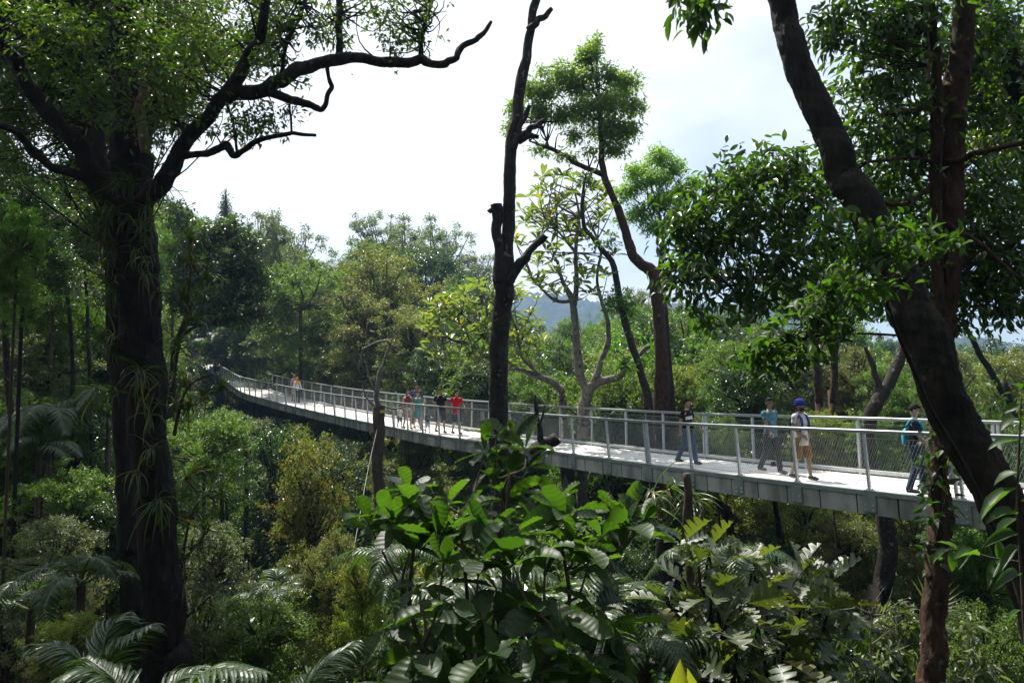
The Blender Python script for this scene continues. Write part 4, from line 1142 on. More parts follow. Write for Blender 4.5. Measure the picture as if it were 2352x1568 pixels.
BG = [  # px, py, depth, radius px, variant, squash, label
 (520, 640, 74, 84, 'dark_tall', 1.0, "dark glossy tree rising above the far bend of the walkway"),
 (400, 545, 34, 52, 'mid_round', 1.0, "mid green tree touching the right side of the huge trunk"),
 (580, 575, 62, 72, 'grey_loose', 1.0, "grey green tree on the left ridge just right of the conifer"),
 (655, 600, 66, 78, 'grey_loose', 1.0, "rounded grey green tree at the edge of the left ridge"),
 (690, 670, 50, 80, 'mid_round', .8, "light green tree below the left ridge beside the rusty crown"),
 (620, 700, 62, 66, 'mid_round', 1.0, "mid green tree halfway down the left ridge"),
 (655, 785, 56, 62, 'grey_bush', .9, "greyish shrubby tree above the walkway and the two women in headscarves"),
 (575, 755, 66, 56, 'dark_round', 1.0, "dark tree right behind the walkway bend"),
 (870, 690, 51, 95, 'rust_loose', .85, "olive tree with a rust tinted top standing behind the walking family"),
 (840, 765, 48, 88, 'olive_round', .9, "olive green tree with a dense rounded face behind the sawn trunk"),
 (945, 790, 45, 74, 'olive_round', .9, "olive shrubby tree above the two men in black and red shirts"),
 (875, 560, 92, 58, 'grey_loose', 1.0, "feathery grey tree topping the central skyline"),
 (940, 590, 90, 75, 'grey_loose', .9, "wide grey green tree on the central skyline"),
 (1010, 590, 86, 70, 'grey_loose', 1.0, "grey tree on the central skyline left of the lopped trunk"),
 (1065, 645, 84, 66, 'grey_loose', .9, "lower grey tree on the central skyline nearest the lopped trunk"),
 (845, 610, 82, 66, 'mid_flat', 1.0, "low green tree on the left foot of the central skyline"),
 (970, 660, 70, 80, 'dark_round', .9, "dark tree below the central skyline"),
 (770, 665, 74, 60, 'mid_round', 1.0, "small green tree in the skyline dip left of the centre"),
 (1010, 840, 37, 52, 'dark_round', .9, "dark tree in shade behind the man in red"),
 (1110, 880, 33, 46, 'dark_bush', 1.0, "dark shrub behind the railing left of the lopped trunk"),
 (1230, 830, 55, 60, 'grey_bush', .9, "hazy grey green tree in the valley right of the lopped trunk"),
 (1400, 850, 52, 72, 'mid_bush', .9, "soft green tree in the valley behind the pale twisted tree"),
 (1240, 900, 32, 62, 'mid_round', .8, "green shrub behind the railing right of the lopped trunk"),
 (1420, 950, 27, 60, 'bright_tall', .75, "light green shrub behind the railing below the pale tree"),
 (1490, 715, 62, 58, 'grey_loose', .9, "hazy grey tree showing behind the tall slender trunk above the blue hill"),
 (1650, 760, 56, 44, 'grey_loose', .9, "hazy pale tree breaking the hill line right of the tall slender trunk"),
 (1330, 770, 64, 44, 'mid_round', .9, "soft green tree just below the blue hill behind the pale twisted tree"),
 (1940, 800, 44, 50, 'mid_round', 1.0, "green tree crown filling the gap above the man in the turban"),
 (2130, 840, 40, 46, 'grey_loose', 1.0, "hazy tree behind the leaning trunk above the railing"),
 (1600, 825, 48, 62, 'grey_bush', .9, "grey green tree in the valley right of the tall slender trunk"),
 (1615, 880, 30, 62, 'mid_round', .9, "green tree behind the man in the striped shirt"),
 (1540, 890, 29, 50, 'yellow_bush', .9, "yellow green shrub beyond the railing by the tall trunk"),
 (1700, 830, 27, 62, 'mid_flat', 1.0, "layered green tree above the man in the striped shirt"),
 (1710, 900, 24, 62, 'dark_bush', 1.0, "dark glossy shrub between the striped shirt and the blue shirt"),
 (1820, 850, 33, 75, 'grey_bush', .9, "grey green tree behind the man in the turban"),
 (1960, 880, 32, 70, 'olive_round', .9, "olive tree left of the pale forked trunk"),
 (2060, 900, 30, 66, 'mid_round', .9, "green tree behind the pale forked trunk"),
 (2200, 880, 34, 60, 'olive_round', .9, "olive tree below the blue hill on the right"),
 (2320, 900, 30, 70, 'rust_loose', .9, "rust tinted tree at the right edge above the railing"),
 (1900, 1000, 21, 60, 'yellow_bush', .9, "yellow green shrub seen through the netting right of the turban"),
 (2000, 1010, 20, 55, 'bright_tall', .7, "light green shrub seen through the netting by the man with the cyan bag"),
 (1640, 1000, 22, 55, 'mid_bush', .9, "green shrub seen through the netting by the striped shirt"),
 (2240, 1010, 20, 60, 'grey_bush', .9, "greyish shrub seen through the netting behind the leaning trunk"),
 (520, 985, 47, 48, 'mid_round', .8, "green crown tucked under the walkway just left of its support column"),
 (600, 1004, 43, 48, 'grey_bush', .8, "pale green shrub crown under the walkway just right of its support column"),
 (685, 1022, 39, 50, 'mid_bush', .8, "green shrub crown hugging the walkway underside below the two women in headscarves"),
 (770, 1042, 36, 50, 'mid_round', .8, "green shrub crown hugging the walkway underside left of the sawn trunk"),
 (845, 1058, 33, 44, 'grey_bush', .8, "pale shrub crown under the walkway directly behind the yellow banded sawn trunk"),
 (940, 1080, 30, 75, 'olive_round', .85, "pale olive rounded tree below the walkway near the sawn trunk"),
 (1010, 1130, 33, 60, 'olive_round', .85, "smaller olive tree below the walkway behind the big leaf shrub"),
 (470, 1020, 22, 78, 'mid_round', .9, "sunlit green tree below the walkway bend beside the huge trunk"),
 (640, 1120, 30, 90, 'dark_tall', 1.0, "tall dark tree in the shade under the walkway"),
 (760, 1090, 28, 70, 'dark_round', 1.0, "dark tree below the walkway left of the sawn trunk"),
 (710, 1190, 17, 90, 'rust_loose', 1.5, "slender reddish tipped sapling below the walkway"),
 (760, 1330, 12, 70, 'olive_round', 1.2, "dense olive shrub left of the big leaf shrub"),
 (830, 1340, 11, 50, 'yellow_bush', 1.1, "yellow green shrub touching the big leaf shrub"),
 (1700, 1190, 24, 90, 'yellow_bush', .8, "yellow green sunlit shrub under the walkway right of the sawn poles"),
 (1850, 1200, 25, 90, 'yellow_bush', .8, "yellow green sunlit shrub under the walkway near the turbaned man"),
 (1950, 1240, 22, 70, 'olive_round', .9, "olive shrub left of the stout curving trunk"),
 (2100, 1230, 19, 70, 'rust_loose', .9, "rust flecked shrub right of the stout curving trunk"),
 (2250, 1330, 13, 90, 'bright_tall', .9, "leafy light green shrub between the red trunk and the leaning trunk"),
 (2260, 1480, 10, 80, 'mid_bush', 1.0, "green shrub at the foot of the leaning trunk"),
 (60, 480, 15, 80, 'dark_round', 1.0, "dark leafy crown at the left edge below the big limbs"),
 (40, 560, 13, 60, 'bright_tall', 1.0, "yellow green sunlit crown at the left edge"),
 (160, 560, 26, 90, 'grey_loose', 1.0, "hazy grey tree behind the limbs on the left"),
 (100, 680, 22, 90, 'mid_round', 1.0, "green tree left of the huge trunk at mid height"),
 (200, 740, 24, 70, 'dark_tall', 1.0, "dark tree tucked left of the huge trunk"),
 (90, 840, 20, 90, 'grey_bush', .8, "pale feathery shrub catching the sun at the left"),
 (60, 960, 18, 70, 'mid_bush', .9, "green shrub by the lichen spotted pole"),
 (180, 1000, 20, 80, 'dark_round', 1.0, "dark shrub in shade between the pole trunks"),
 (150, 1160, 15, 90, 'mid_round', .9, "glossy green shrub catching the sun at lower left"),
 (120, 1270, 13, 80, 'grey_bush', .9, "pale leaved shrub with sparkling leaves at lower left"),
 (150, 1370, 11, 60, 'olive_round', .9, "olive shrub low on the left near the pole"),
 (250, 1200, 14.5, 60, 'dark_bush', 1.0, "dark shrub at the back of the second trunk"),
 (480, 1280, 14, 70, 'grey_bush', 1.0, "pale glinting shrub right of the huge trunk"),
 (600, 1440, 10, 85, 'mid_bush', .9, "glossy green shrub low between the huge trunk and the reddish sapling"),
 (470, 1440, 10, 60, 'grey_bush', .9, "pale shrub beside the foot of the huge trunk"),
 (150, 1470, 8, 60, 'yellow_bush', .9, "yellow green shrub in the lower left corner above the palm fronds"),
 (1750, 1330, 15, 80, 'dark_round', 1.0, "dark shrub in shade behind the lobed leaf shrub"),
 (1400, 1330, 16, 90, 'dark_bush', 1.1, "dark shrub in shade right of the big leaf shrub"),
 (1650, 1100, 28, 60, 'mid_bush', .8, "green shrub hugging the walkway underside near the sawn poles"),
 (2180, 1180, 16, 50, 'mid_flat', 1.0, "layered green shrub under the walkway behind the red trunk"),
 (2040, 1480, 9, 50, 'grey_bush', 1.0, "pale leaved shrub left of the red trunk base"),
]
for px, py, d, r, v, sq, lb in BG:
    low = any(w in lb for w in ("shrub", "sapling"))
    forest_tree(px, py, d, r, v, lb, "shrub" if low else "tree", "shrub" if low else "tree", None, sq, None, .55 if low else .8)

# conifer on the left ridge
t = root_at("conifer", "small tiered dark conifer standing against the sky on the left ridge", "tree", 518, 560, 70)
q0, q1 = P(520, 560, 70), P(518, 438, 70)
mb = MB(); tube(mb, [(q0[0], q0[1], float(ground(q0[0], q0[1]))), q0, q1], [.3, .25, .04], 7, 12); mb.build("trunk", BK['dark'], t)
g = np.random.default_rng(3)
cl = []
for k in range(13):
    f = k / 12
    c = q0 + (q1 - q0) * (.15 + .85 * f)
    r = (1 - f) * 1.35 + .2
    for a in g.uniform(0, 6.28, 6):
        cl.append([c[0] + math.cos(a) * r * .55, c[1] + math.sin(a) * r * .55, c[2] - .1 * r, r * .42, r * .42, .13])
mb = MB(); crown_leaves(mb, cl, 3600, .26, g, DIA, .4); mb.build("crown", LM['dark'], t)

# ------------------------------------------------------------------ forest that reads as one mass: instanced on points
SRC = bpy.data.collections.new("forest_source")
def src_object(nm, meshes, z_trunk):
    """One crown + trunk joined into a single mesh used as an instance source."""
    bm = bmesh.new()
    mats = []
    me = bpy.data.meshes.new(nm)
    for ob, mat4 in meshes:
        off = len(mats)
        for m in ob.materials: mats.append(m)
        b2 = bmesh.new(); b2.from_mesh(ob)
        bmesh.ops.transform(b2, matrix=mat4, verts=b2.verts)
        for f in b2.faces: f.material_index += off
        tmp = bpy.data.meshes.new("tmp"); b2.to_mesh(tmp); b2.free()
        bm.from_mesh(tmp); bpy.data.meshes.remove(tmp)
    bm.to_mesh(me); bm.free()
    for m in mats: me.materials.append(m)
    o = bpy.data.objects.new(nm, me); SRC.objects.link(o)
    return o
order = sorted(["dark_round", "mid_round", "olive_round", "grey_loose", "dark_tall", "mid_flat", "mid_bush", "dark_bush", "grey_bush", "yellow_bush", "near_mid", "near_dark", "near_grey", "near_bright", "bright_tall"])
for i, k in enumerate(order):
    me, tr, lb, kind = VAR[k]
    src_object("source_%02d_%s" % (i, k), [(me, Matrix()), (lb, Matrix()), (tr, Matrix.Diagonal((.7, .7, 6.5, 1)))], 1)

def gn_scatter(name, pts, rot, scale, idx, label=None):
    me = bpy.data.meshes.new(name)
    me.vertices.add(len(pts))
    me.vertices.foreach_set("co", np.asarray(pts, np.float32).ravel())
    for an, ty, arr in (("rz", 'FLOAT', rot), ("pick", 'INT', idx)):
        a = me.attributes.new(an, ty, 'POINT'); a.data.foreach_set("value", np.asarray(arr, np.int32 if ty == 'INT' else np.float32))
    a = me.attributes.new("sc", 'FLOAT_VECTOR', 'POINT'); a.data.foreach_set("vector", np.asarray(scale, np.float32).ravel())
    o = link(name, me)
    tree = bpy.data.node_groups.new(name, 'GeometryNodeTree')
    tree.interface.new_socket("Geometry", in_out='INPUT', socket_type='NodeSocketGeometry')
    tree.interface.new_socket("Geometry", in_out='OUTPUT', socket_type='NodeSocketGeometry')
    N, Lk = tree.nodes.new, tree.links.new
    gi, go = N("NodeGroupInput"), N("NodeGroupOutput")
    ci = N("GeometryNodeCollectionInfo"); ci.inputs[0].default_value = SRC
    ci.inputs["Separate Children"].default_value = True; ci.inputs["Reset Children"].default_value = True
    ip = N("GeometryNodeInstanceOnPoints"); ip.inputs["Pick Instance"].default_value = True
    def attr(nm, ty):
        a = N("GeometryNodeInputNamedAttribute"); a.data_type = ty; a.inputs[0].default_value = nm
        return a.outputs[0]
    cx = N("ShaderNodeCombineXYZ"); Lk(attr("rz", 'FLOAT'), cx.inputs[2])
    er = N("FunctionNodeEulerToRotation"); Lk(cx.outputs[0], er.inputs[0])
    Lk(gi.outputs[0], ip.inputs["Points"]); Lk(ci.outputs[0], ip.inputs["Instance"])
    Lk(attr("pick", 'INT'), ip.inputs["Instance Index"]); Lk(er.outputs[0], ip.inputs["Rotation"]); Lk(attr("sc", 'FLOAT_VECTOR'), ip.inputs["Scale"])
    Lk(ip.outputs[0], go.inputs[0])
    md = o.modifiers.new("scatter", 'NODES'); md.node_group = tree
    return tag(o, label, None, None, 'stuff')

SKX = np.array([-400, 0, 380, 430, 470, 560, 640, 690, 720, 800, 850, 900, 1000, 1060, 1110, 1180, 1300, 1500, 1700, 1900, 2100, 2352, 2800])
SKY = np.array([300, 395, 430, 470, 500, 520, 550, 590, 640, 620, 560, 540, 560, 590, 640, 722, 735, 655, 700, 735, 775, 805, 820])
bx, by, bd = proj(NE)
fx, fy, fd = proj(bpos(SS, BW, 0))
fo = np.argsort(fx)
def blocked(c, r, zr):
    """True where a crown at c (radius r, half height zr) would rise over the skyline or hide the walkway."""
    x, y, d = proj(c + np.array([0, 0, 1.0]) * zr[:, None])
    rx = r * FPX / d
    bad = d < 3
    bad |= y < np.interp(x, SKX, SKY)
    for e in (-1, -.5, 0, .5, 1):
        xx = x + e * rx
        dn = np.interp(xx, bx[::-1], bd[::-1])
        yb = np.interp(xx, bx[::-1], by[::-1])
        on = (xx > 415)
        df = np.interp(xx, fx[fo], fd[fo])
        bad |= on & (d - r * .95 < np.maximum(df, dn) + 1.0) & (y < yb + 40 * 12 / np.maximum(dn, 8) + 14 + abs(e) * -6)
    return bad

g = np.random.default_rng(21)
# forest on the slopes beyond
def sample(n, ylo, yhi, rlo, rhi, hlo, hhi, power, xpad=1.15):
    d = ylo + (yhi - ylo) * g.uniform(0, 1, n) ** power
    px = g.uniform(-250, 2600, n)
    x = (px - 1176) / FPX * d
    y = d * 1.0
    r = g.uniform(rlo, rhi, n)
    zc = g.uniform(hlo, hhi, n)
    gz = ground(x, y)
    return x, y, gz, r, zc
x, y, gz, r, zc = sample(8000, 46, 175, 3.2, 6.2, 3.0, 10, .9)
c = np.stack([x, y, gz + zc], -1)
ok = ~blocked(c, r, r * 1.1)
c, r, d_ = c[ok], r[ok], y[ok]
fidx = {k: i for i, k in enumerate(order)}
def pick(names, w, n):
    return np.array([fidx[names[k]] for k in g.choice(len(names), n, p=np.array(w) / sum(w))])
idx = pick(["dark_round", "mid_round", "olive_round", "grey_loose", "dark_tall", "mid_flat", "mid_bush"], [2, 3, 2, 3, 1.5, 1.5, 1], len(c))
gn_scatter("forest", c, g.uniform(0, 6.28, len(c)), np.stack([r, r, r * g.uniform(.75, 1.1, len(c))], -1), idx, "unbroken hazy green forest covering the slopes beyond the walkway")
# understory filling the valley below, in layers from ground shrubs to small trees
cs, rs, ii = [], [], []
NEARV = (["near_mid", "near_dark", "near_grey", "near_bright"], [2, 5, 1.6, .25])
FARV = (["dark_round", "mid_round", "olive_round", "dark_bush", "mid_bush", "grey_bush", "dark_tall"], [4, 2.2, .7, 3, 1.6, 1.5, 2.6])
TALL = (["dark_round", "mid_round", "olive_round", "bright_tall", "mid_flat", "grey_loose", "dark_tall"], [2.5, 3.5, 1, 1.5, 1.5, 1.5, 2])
for n, ylo, yhi, rlo, rhi, hlo, hhi, var in ((1500, 6.5, 22, .5, 1.0, .2, 1.0, NEARV), (1500, 8, 24, .8, 1.4, 1.0, 3.5, NEARV), (1900, 16, 52, 1.0, 1.9, .6, 3.5, FARV), (2400, 13, 56, 1.3, 2.5, 3.5, 7.0, FARV), (2200, 15, 60, 1.7, 3.0, 6.5, 12.0, FARV), (3800, 17, 95, 2.4, 4.3, 9.0, 21.0, TALL)):
    x, y, gz, r, zc = sample(n, ylo, yhi, rlo, rhi, hlo, hhi, .85)
    c = np.stack([x, y, gz + zc], -1)
    st = g.uniform(.8, 1.1, n) if hhi < 3 else g.uniform(.85, 1.7, n)
    ok = ~blocked(c, r, r * st * 1.34)
    px, py, dd = proj(c)
    _, ty, _ = proj(c + np.array([0, 0, 1.0]) * (r * st)[:, None])
    for zx, zd, zy in ((872, 24, 1235), (2036, 17, 1400), (1578, 11, 1400), (562, 26, 1330), (514, 21, 1330), (1784, 17, 1270), (210, 20, 1150), (168, 19, 1100), (30, 16, 1450), (712, 17, 1400)):
        ok &= ~((np.abs(px - zx) < 16 + r * FPX / dd) & (dd < zd + r) & (ty < zy))
    ok &= ~((dd < 12) & (px > 800) & (px < 1960) & (py < 1440)) & ~((dd < 9.7) & (px < 900) & (py < 1400)) & ~((dd < 9) & (px > 1950) & (py < 1400))
    ok &= ~((dd < 14.5) & (px < 700) & (py < 1000))
    if 3 < hhi < 15:                                                # gaps between groups leave the valley deep and dark
        gap = np.sin(x * .55 + 1.3 * np.sin(y * .31)) + np.sin(y * .47 + 1.7 * np.sin(x * .23 + 1)) + .5 * np.sin(x * 1.3 + y * .9)
        ok &= gap > (.15 if hhi > 6 else -.2)
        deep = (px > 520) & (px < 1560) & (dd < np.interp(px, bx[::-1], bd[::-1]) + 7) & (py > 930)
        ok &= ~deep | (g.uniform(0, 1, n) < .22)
    if hhi > 10: ok &= ~((px > 1540) & (px < 2230) & (dd < 37))
    c, r, px, st = c[ok], r[ok], px[ok], st[ok]
    pk = pick(var[0], var[1], len(c))
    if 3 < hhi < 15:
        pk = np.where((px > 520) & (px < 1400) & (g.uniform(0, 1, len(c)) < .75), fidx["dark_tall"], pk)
    cs.append(c); rs.append(np.stack([r, r, r * st], -1)); ii.append(pk)
c, r, idx = np.concatenate(cs), np.concatenate(rs), np.concatenate(ii)
lowc = c - np.stack([g.normal(0, .2, len(c)) * r[:, 0], g.normal(0, .2, len(c)) * r[:, 0], r[:, 2] * 1.0], -1)     # lower foliage of the same trees
kk = (lowc[:, 2] > ground(lowc[:, 0], lowc[:, 1]) + .5) & (c[:, 1] < 40)
c, r, idx = np.concatenate([c, lowc[kk]]), np.concatenate([r, r[kk] * .92]), np.concatenate([idx, idx[kk]])
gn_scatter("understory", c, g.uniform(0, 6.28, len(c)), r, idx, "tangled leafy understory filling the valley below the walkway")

# unseen forest added round the viewer to keep open sky off the near trunks
n = 150
a = g.uniform(math.pi * .93, math.pi * 2.07, n)
rad = g.uniform(4.5, 34, n)
x, y = np.cos(a) * rad, np.sin(a) * rad - 1.5
zc = g.uniform(3, 17, n)
r = g.uniform(1.6, 3.6, n)
ok = (rad > r + 2.2) & ~((zc > 7) & (y > -6) & (np.abs(x) < 9))
c = np.stack([x, y, ground(x, y) + zc], -1)[ok]
r = r[ok]
idx = pick(["dark_round", "mid_round", "dark_tall", "dark_bush"], [3, 2, 2, 2], len(c))
gn_scatter("forest", c, g.uniform(0, 6.28, len(c)), np.stack([r, r, r], -1), idx, "unseen forest added round the viewpoint to block sky light")

# crowns of the slender poles that end within the picture
for k, v, r, tp, d in ((5, "dark_round", 1.3, (4, 455), 16), (6, "mid_round", 1.5, (188, 555), 20), (7, "dark_tall", 1.4, (138, 515), 19), (11, "mid_round", 2.0, (1870, 690), 27), (12, "olive_round", 1.8, (1936, 700), 28)):
    t = POLE[POLES[k][1]]
    c = link("crown", VAR[v][0], t); c.location = tuple(P(tp[0], tp[1], d) - np.array(t.location)); c.scale = (r, r, r)
    c = link("branchlets", VAR[v][2], t); c.location = tuple(P(tp[0], tp[1], d) - np.array(t.location)); c.scale = (r, r, r)
# ------------------------------------------------------------------ near plants
STRAPS = [T_strap(6, a) for a in (.5, .9, 1.3, 1.7)]
def tuft(mb, c, out, n, L, g, w=.045, hang=.2):
    """Grassy epiphyte: arching strap leaves from one point."""
    c, out = np.asarray(c, float), np.asarray(out, float)
    for k in range(n):
        ax = unit(out * g.uniform(.3, .9) + g.normal(0, .5, 3) + np.array([0, 0, g.uniform(.1, .9) - hang]))
        nr = np.array([0, 0, 1.0]) - ax * ax[2] + g.normal(0, .1, 3)
        T = STRAPS[g.integers(len(STRAPS))]
        ll = L * g.uniform(.55, 1.15)
        put_leaves(mb, T, c + g.normal(0, .02, 3), ax, nr, ll, w * g.uniform(.7, 1.2))

g = np.random.default_rng(31)
EP = [(258, 436, 70, .1, "left side of the crotch of the huge trunk"), (300, 425, 55, 0, "middle of the crotch of the huge trunk"), (352, 432, 66, 0, "right side of the crotch under the rising limb"),
      (232, 500, 90, .9, "left shoulder of the huge trunk, hanging long and thin"), (286, 505, 70, .4, "huge trunk just under the crotch"), (340, 520, 66, .2, "huge trunk below the right limb"), (262, 575, 80, .8, "left flank of the huge trunk above mid height"),
      (318, 600, 60, .2, "huge trunk a little below the crotch"), (256, 668, 76, .3, "left flank of the huge trunk opposite the conifer"), (352, 640, 60, .1, "right flank of the huge trunk by the conifer"), (252, 770, 70, .4, "left flank of the huge trunk above the walkway"),
      (325, 850, 84, .4, "front of the huge trunk level with the walkway"), (338, 950, 90, .4, "front of the huge trunk just below the walkway"), (328, 1035, 84, .4, "front of the huge trunk at its middle"), (350, 1160, 92, .5, "front of the huge trunk lowest of the tufts"),
      (258, 900, 60, .3, "edge between the two dark trunks")]
for px, py, s, hang, lb in EP:
    r = {0: 9.0}.get(0)
    c = P(px, py, 8.72 if 262 < px < 345 else 8.95)
    side = np.array([(px - 302) / 60.0, -.8, .1])
    mb = MB()
    for q_ in range(int(g.integers(2, 4))): tuft(mb, c + g.normal(0, .07, 3) * np.array([1, .3, 1.4]), unit(side), int(g.integers(12, 22)), s * 8.8 / FPX * g.uniform(.8, 1.4), g, .019, max(hang, .35) + g.uniform(0, .4))
    tag(mb.build("strap_leaf_epiphyte", LM['strap']), "grassy strap leaved tuft on the " + lb, "epiphyte", "grassy epiphytes on the huge trunk")
for lb, stem, tufts in (("climbing plant with yellowish strap leaf tufts beside the huge trunk above the walkway", [(395, 900), (410, 800), (430, 700), (440, 600), (436, 540)], [(440, 560), (436, 610), (470, 640), (420, 690), (466, 690), (440, 740), (410, 800)]),
                        ("climbing plant with drooping strap leaf tufts beside the huge trunk at walkway level", [(400, 1000), (415, 930), (440, 880), (490, 860)], [(425, 890), (502, 896), (470, 915), (408, 880), (436, 935), (398, 940)]),
                        ("climbing plant with spiky strap leaf tufts beside the lower huge trunk", [(405, 1420), (420, 1280), (440, 1180), (470, 1130)], [(430, 1100), (486, 1130), (510, 1140), (450, 1180), (416, 1180), (470, 1220), (440, 1260), (430, 1330), (480, 1370), (445, 1400), (412, 1290)])):
    d = 9.6
    q = P(stem[0][0], stem[0][1], d)
    t = thing("climbing_pandan", lb, "climber", q, None)
    mb = MB(); limb(mb, stem, [9, 7, 5, 4], d, 6, .1, n=24)
    src = P(np.array(stem)[:, 0], np.array(stem)[:, 1], d)
    for px, py in tufts:
        e = P(px, py, d + g.uniform(-.4, .6)); s = src[np.argmin(np.linalg.norm(src - e, axis=1))]
        tube(mb, [s, (s + e) / 2 - np.array([0, 0, .06]), e], [.02, .016, .012], 5, 7, 0, False)
    mb.build("stem", BK['brown'], t)
    mb = MB()
    for px, py in tufts:
        e = P(px, py, d + g.uniform(-.4, .6))
        tuft(mb, e, unit(np.array([g.normal(.3, .5), g.normal(-.3, .4), .5])), int(g.integers(18, 28)), g.uniform(.38, .58), g, .024, .15)
    mb.build("foliage", LM['strap'], t)

# --- feather palms and ferns
def frond(mb, pts, L, n, g, w=.035, droop=.35, mat=0, vee=.35, stalk=1):
    """Feather frond along 3-D points: tapering rachis with leaflets either side."""
    p, r = tube(mb, pts, np.linspace(.016, .004, len(pts)), 5, 26, 0, False, stalk)
    t = np.linspace(.14, .985, n)
    idx = t * (len(p) - 1)
    i0 = np.clip(idx.astype(int), 0, len(p) - 2)
    f = (idx - i0)[:, None]
    c = p[i0] * (1 - f) + p[i0 + 1] * f
    tn = unit(p[i0 + 1] - p[i0])
    side = unit(np.cross(tn, np.array([0, 0, 1.0]) + 1e-3))
    up = np.cross(side, tn)
    ln = L * np.sin(math.pi * (t * .82 + .14)) ** .7
    for s in (1, -1):
        fw = .55 + .6 * t[:, None]
        ax = unit(side * s + tn * fw + up * (vee + g.normal(0, .08, (n, 1))))
        nr = up + g.normal(0, .12, (n, 3)) - side * s * .25
        T = STRAPS[int(droop > .3) + int(droop > .6)]
        put_leaves(mb, T, c, ax, nr, ln * g.uniform(.85, 1.1, n), w, mat)

def palm(px, py, d, nf, Lr, label, g, stem=True, Ll=.28, w=.03, n=26, mat='palm', name="feather_palm", cat="palm", el=(.3, 1.2), az=None):
    q = P(px, py, d)
    gz = float(ground(q[0], q[1]))
    t = thing(name, label, cat, (q[0], q[1], min(gz, q[2] - .2)))
    if stem and q[2] - gz > .3:
        mb = MB(); tube(mb, [(q[0], q[1], gz - .2), (q[0], q[1], (gz + q[2]) / 2), q], [.08, .07, .06], 8, 10, .06); mb.build("trunk", BK['brown'], t)
    for k in range(nf):
        a = g.uniform(0, 6.28) if az is None else g.uniform(*az)
        a = a if az else k * 2.4 + g.uniform(-.3, .3)
        e = g.uniform(*el)
        L = Lr * g.uniform(.75, 1.1)
        h = np.array([math.cos(a), math.sin(a), 0])
        pts = [q, q + h * L * .35 * math.cos(e) + np.array([0, 0, L * .45 * math.sin(e)]), q + h * L * .75 * math.cos(e * .8) + np.array([0, 0, L * (.5 * math.sin(e) - .05)]), q + h * L * math.cos(e * .6) + np.array([0, 0, L * (.38 * math.sin(e) - .25)])]
        mb = MB(); frond(mb, pts, Ll * Lr, n, g, w * Lr)
        mb.build("frond", [LM[mat], LM['olive']], t, False)
    return t
g = np.random.default_rng(41)
for px, py, d, nf, L, lb in ((115, 1000, 17, 11, 2.0, "feather palm with sunlit arching fronds at mid left"), (90, 1040, 16, 8, 1.4, "smaller feather palm under the sunlit palm at mid left"), (70, 1400, 9.5, 9, 1.1, "dark feather palm low at the left edge"),
                             (185, 1345, 9, 8, .9, "feather palm between the pole and the dark trunks at lower left"), (120, 715, 20, 9, 1.8, "feather palm standing in shade on the left slope"), (495, 795, 64, 9, 3.4, "pale tree fern just above the far end of the walkway"),
                             (250, 950, 18, 8, 1.7, "feather palm glimpsed between the two dark trunks"), (1380, 1450, 7.2, 9, 1.25, "feather palm with pale fronds between the big leaf and lobed leaf shrubs"), (1480, 1545, 5.6, 8, .9, "low feather palm at the bottom edge beside the lobed leaf shrub"),
                             (1100, 1390, 9, 8, 1.5, "feather palm showing pale fronds through the big leaf shrub"), (930, 1330, 10, 8, 1.3, "feather palm left of the big leaf shrub"), (1665, 1330, 7.4, 8, 1.0, "feather palm with white glinting fronds inside the lobed leaf shrub"),
                             (1850, 1540, 6.0, 8, .8, "low feather palm in front of the lobed leaf shrub"), (640, 1390, 12, 8, 1.3, "feather palm in the shade under the reddish sapling"), (2250, 1180, 15, 8, 1.3, "dark feather palm under the walkway at the right")):
    palm(px, py, d, nf, L, lb, g)
# bottom-left fronds rising from palms below the frame
def frond_px(t, rows, L, n, mat, w=.03, droop=.35):
    for pts, d in rows:
        p = np.array(pts, float)
        mb = MB(); frond(mb, P(p[:, 0], p[:, 1], spread(d, len(p))), L, n, g, w, droop); mb.build("frond", [LM[mat], LM['olive']], t, False)
t = root_at("feather_palm", "large feather palm with pale fronds fanning along the bottom left edge", "palm", 330, 1760, 4.2)
frond_px(t, [([(330, 1750), (280, 1630), (215, 1540), (130, 1560)], [4.2, 4.0]), ([(330, 1750), (300, 1640), (262, 1560), (200, 1510)], [4.2, 4.4]), ([(330, 1750), (380, 1640), (480, 1540), (610, 1545)], [4.2, 4.0]), ([(330, 1750), (400, 1660), (520, 1590), (640, 1610)], [4.2, 3.8]),
             ([(330, 1750), (240, 1680), (140, 1620), (40, 1640)], [4.2, 4.0]), ([(330, 1750), (350, 1660), (400, 1570), (470, 1530)], [4.2, 4.6])], .34, 30, 'palm', .026)
t = root_at("feather_palm", "dark broad feather frond palm in front of the foot of the huge trunk", "palm", 215, 1640, 5.6)
frond_px(t, [([(215, 1640), (240, 1540), (285, 1470), (350, 1432)], [5.6, 5.3]), ([(215, 1640), (200, 1550), (150, 1490), (70, 1480)], [5.6, 5.5]), ([(215, 1640), (230, 1530), (250, 1450), (290, 1410)], [5.6, 5.9])], .36, 34, 'dark', .030)
t = root_at("feather_palm", "slender feather palm with thin spiky leaflets at the bottom left of the big leaf shrub", "palm", 660, 1760, 4.4)
frond_px(t, [([(660, 1760), (680, 1640), (730, 1540), (820, 1470)], [4.4, 4.6]), ([(660, 1760), (640, 1650), (590, 1570), (520, 1540)], [4.4, 4.2]), ([(660, 1760), (720, 1660), (800, 1590), (880, 1590)], [4.4, 4.2]), ([(660, 1760), (690, 1650), (720, 1570), (760, 1510)], [4.4, 4.9])], .36, 30, 'palm', .022)
t = root_at("fan_palm", "fan palm leaf with stiff white lit fingers behind the reddish trunk", "palm", 2120, 1420, 8.6)
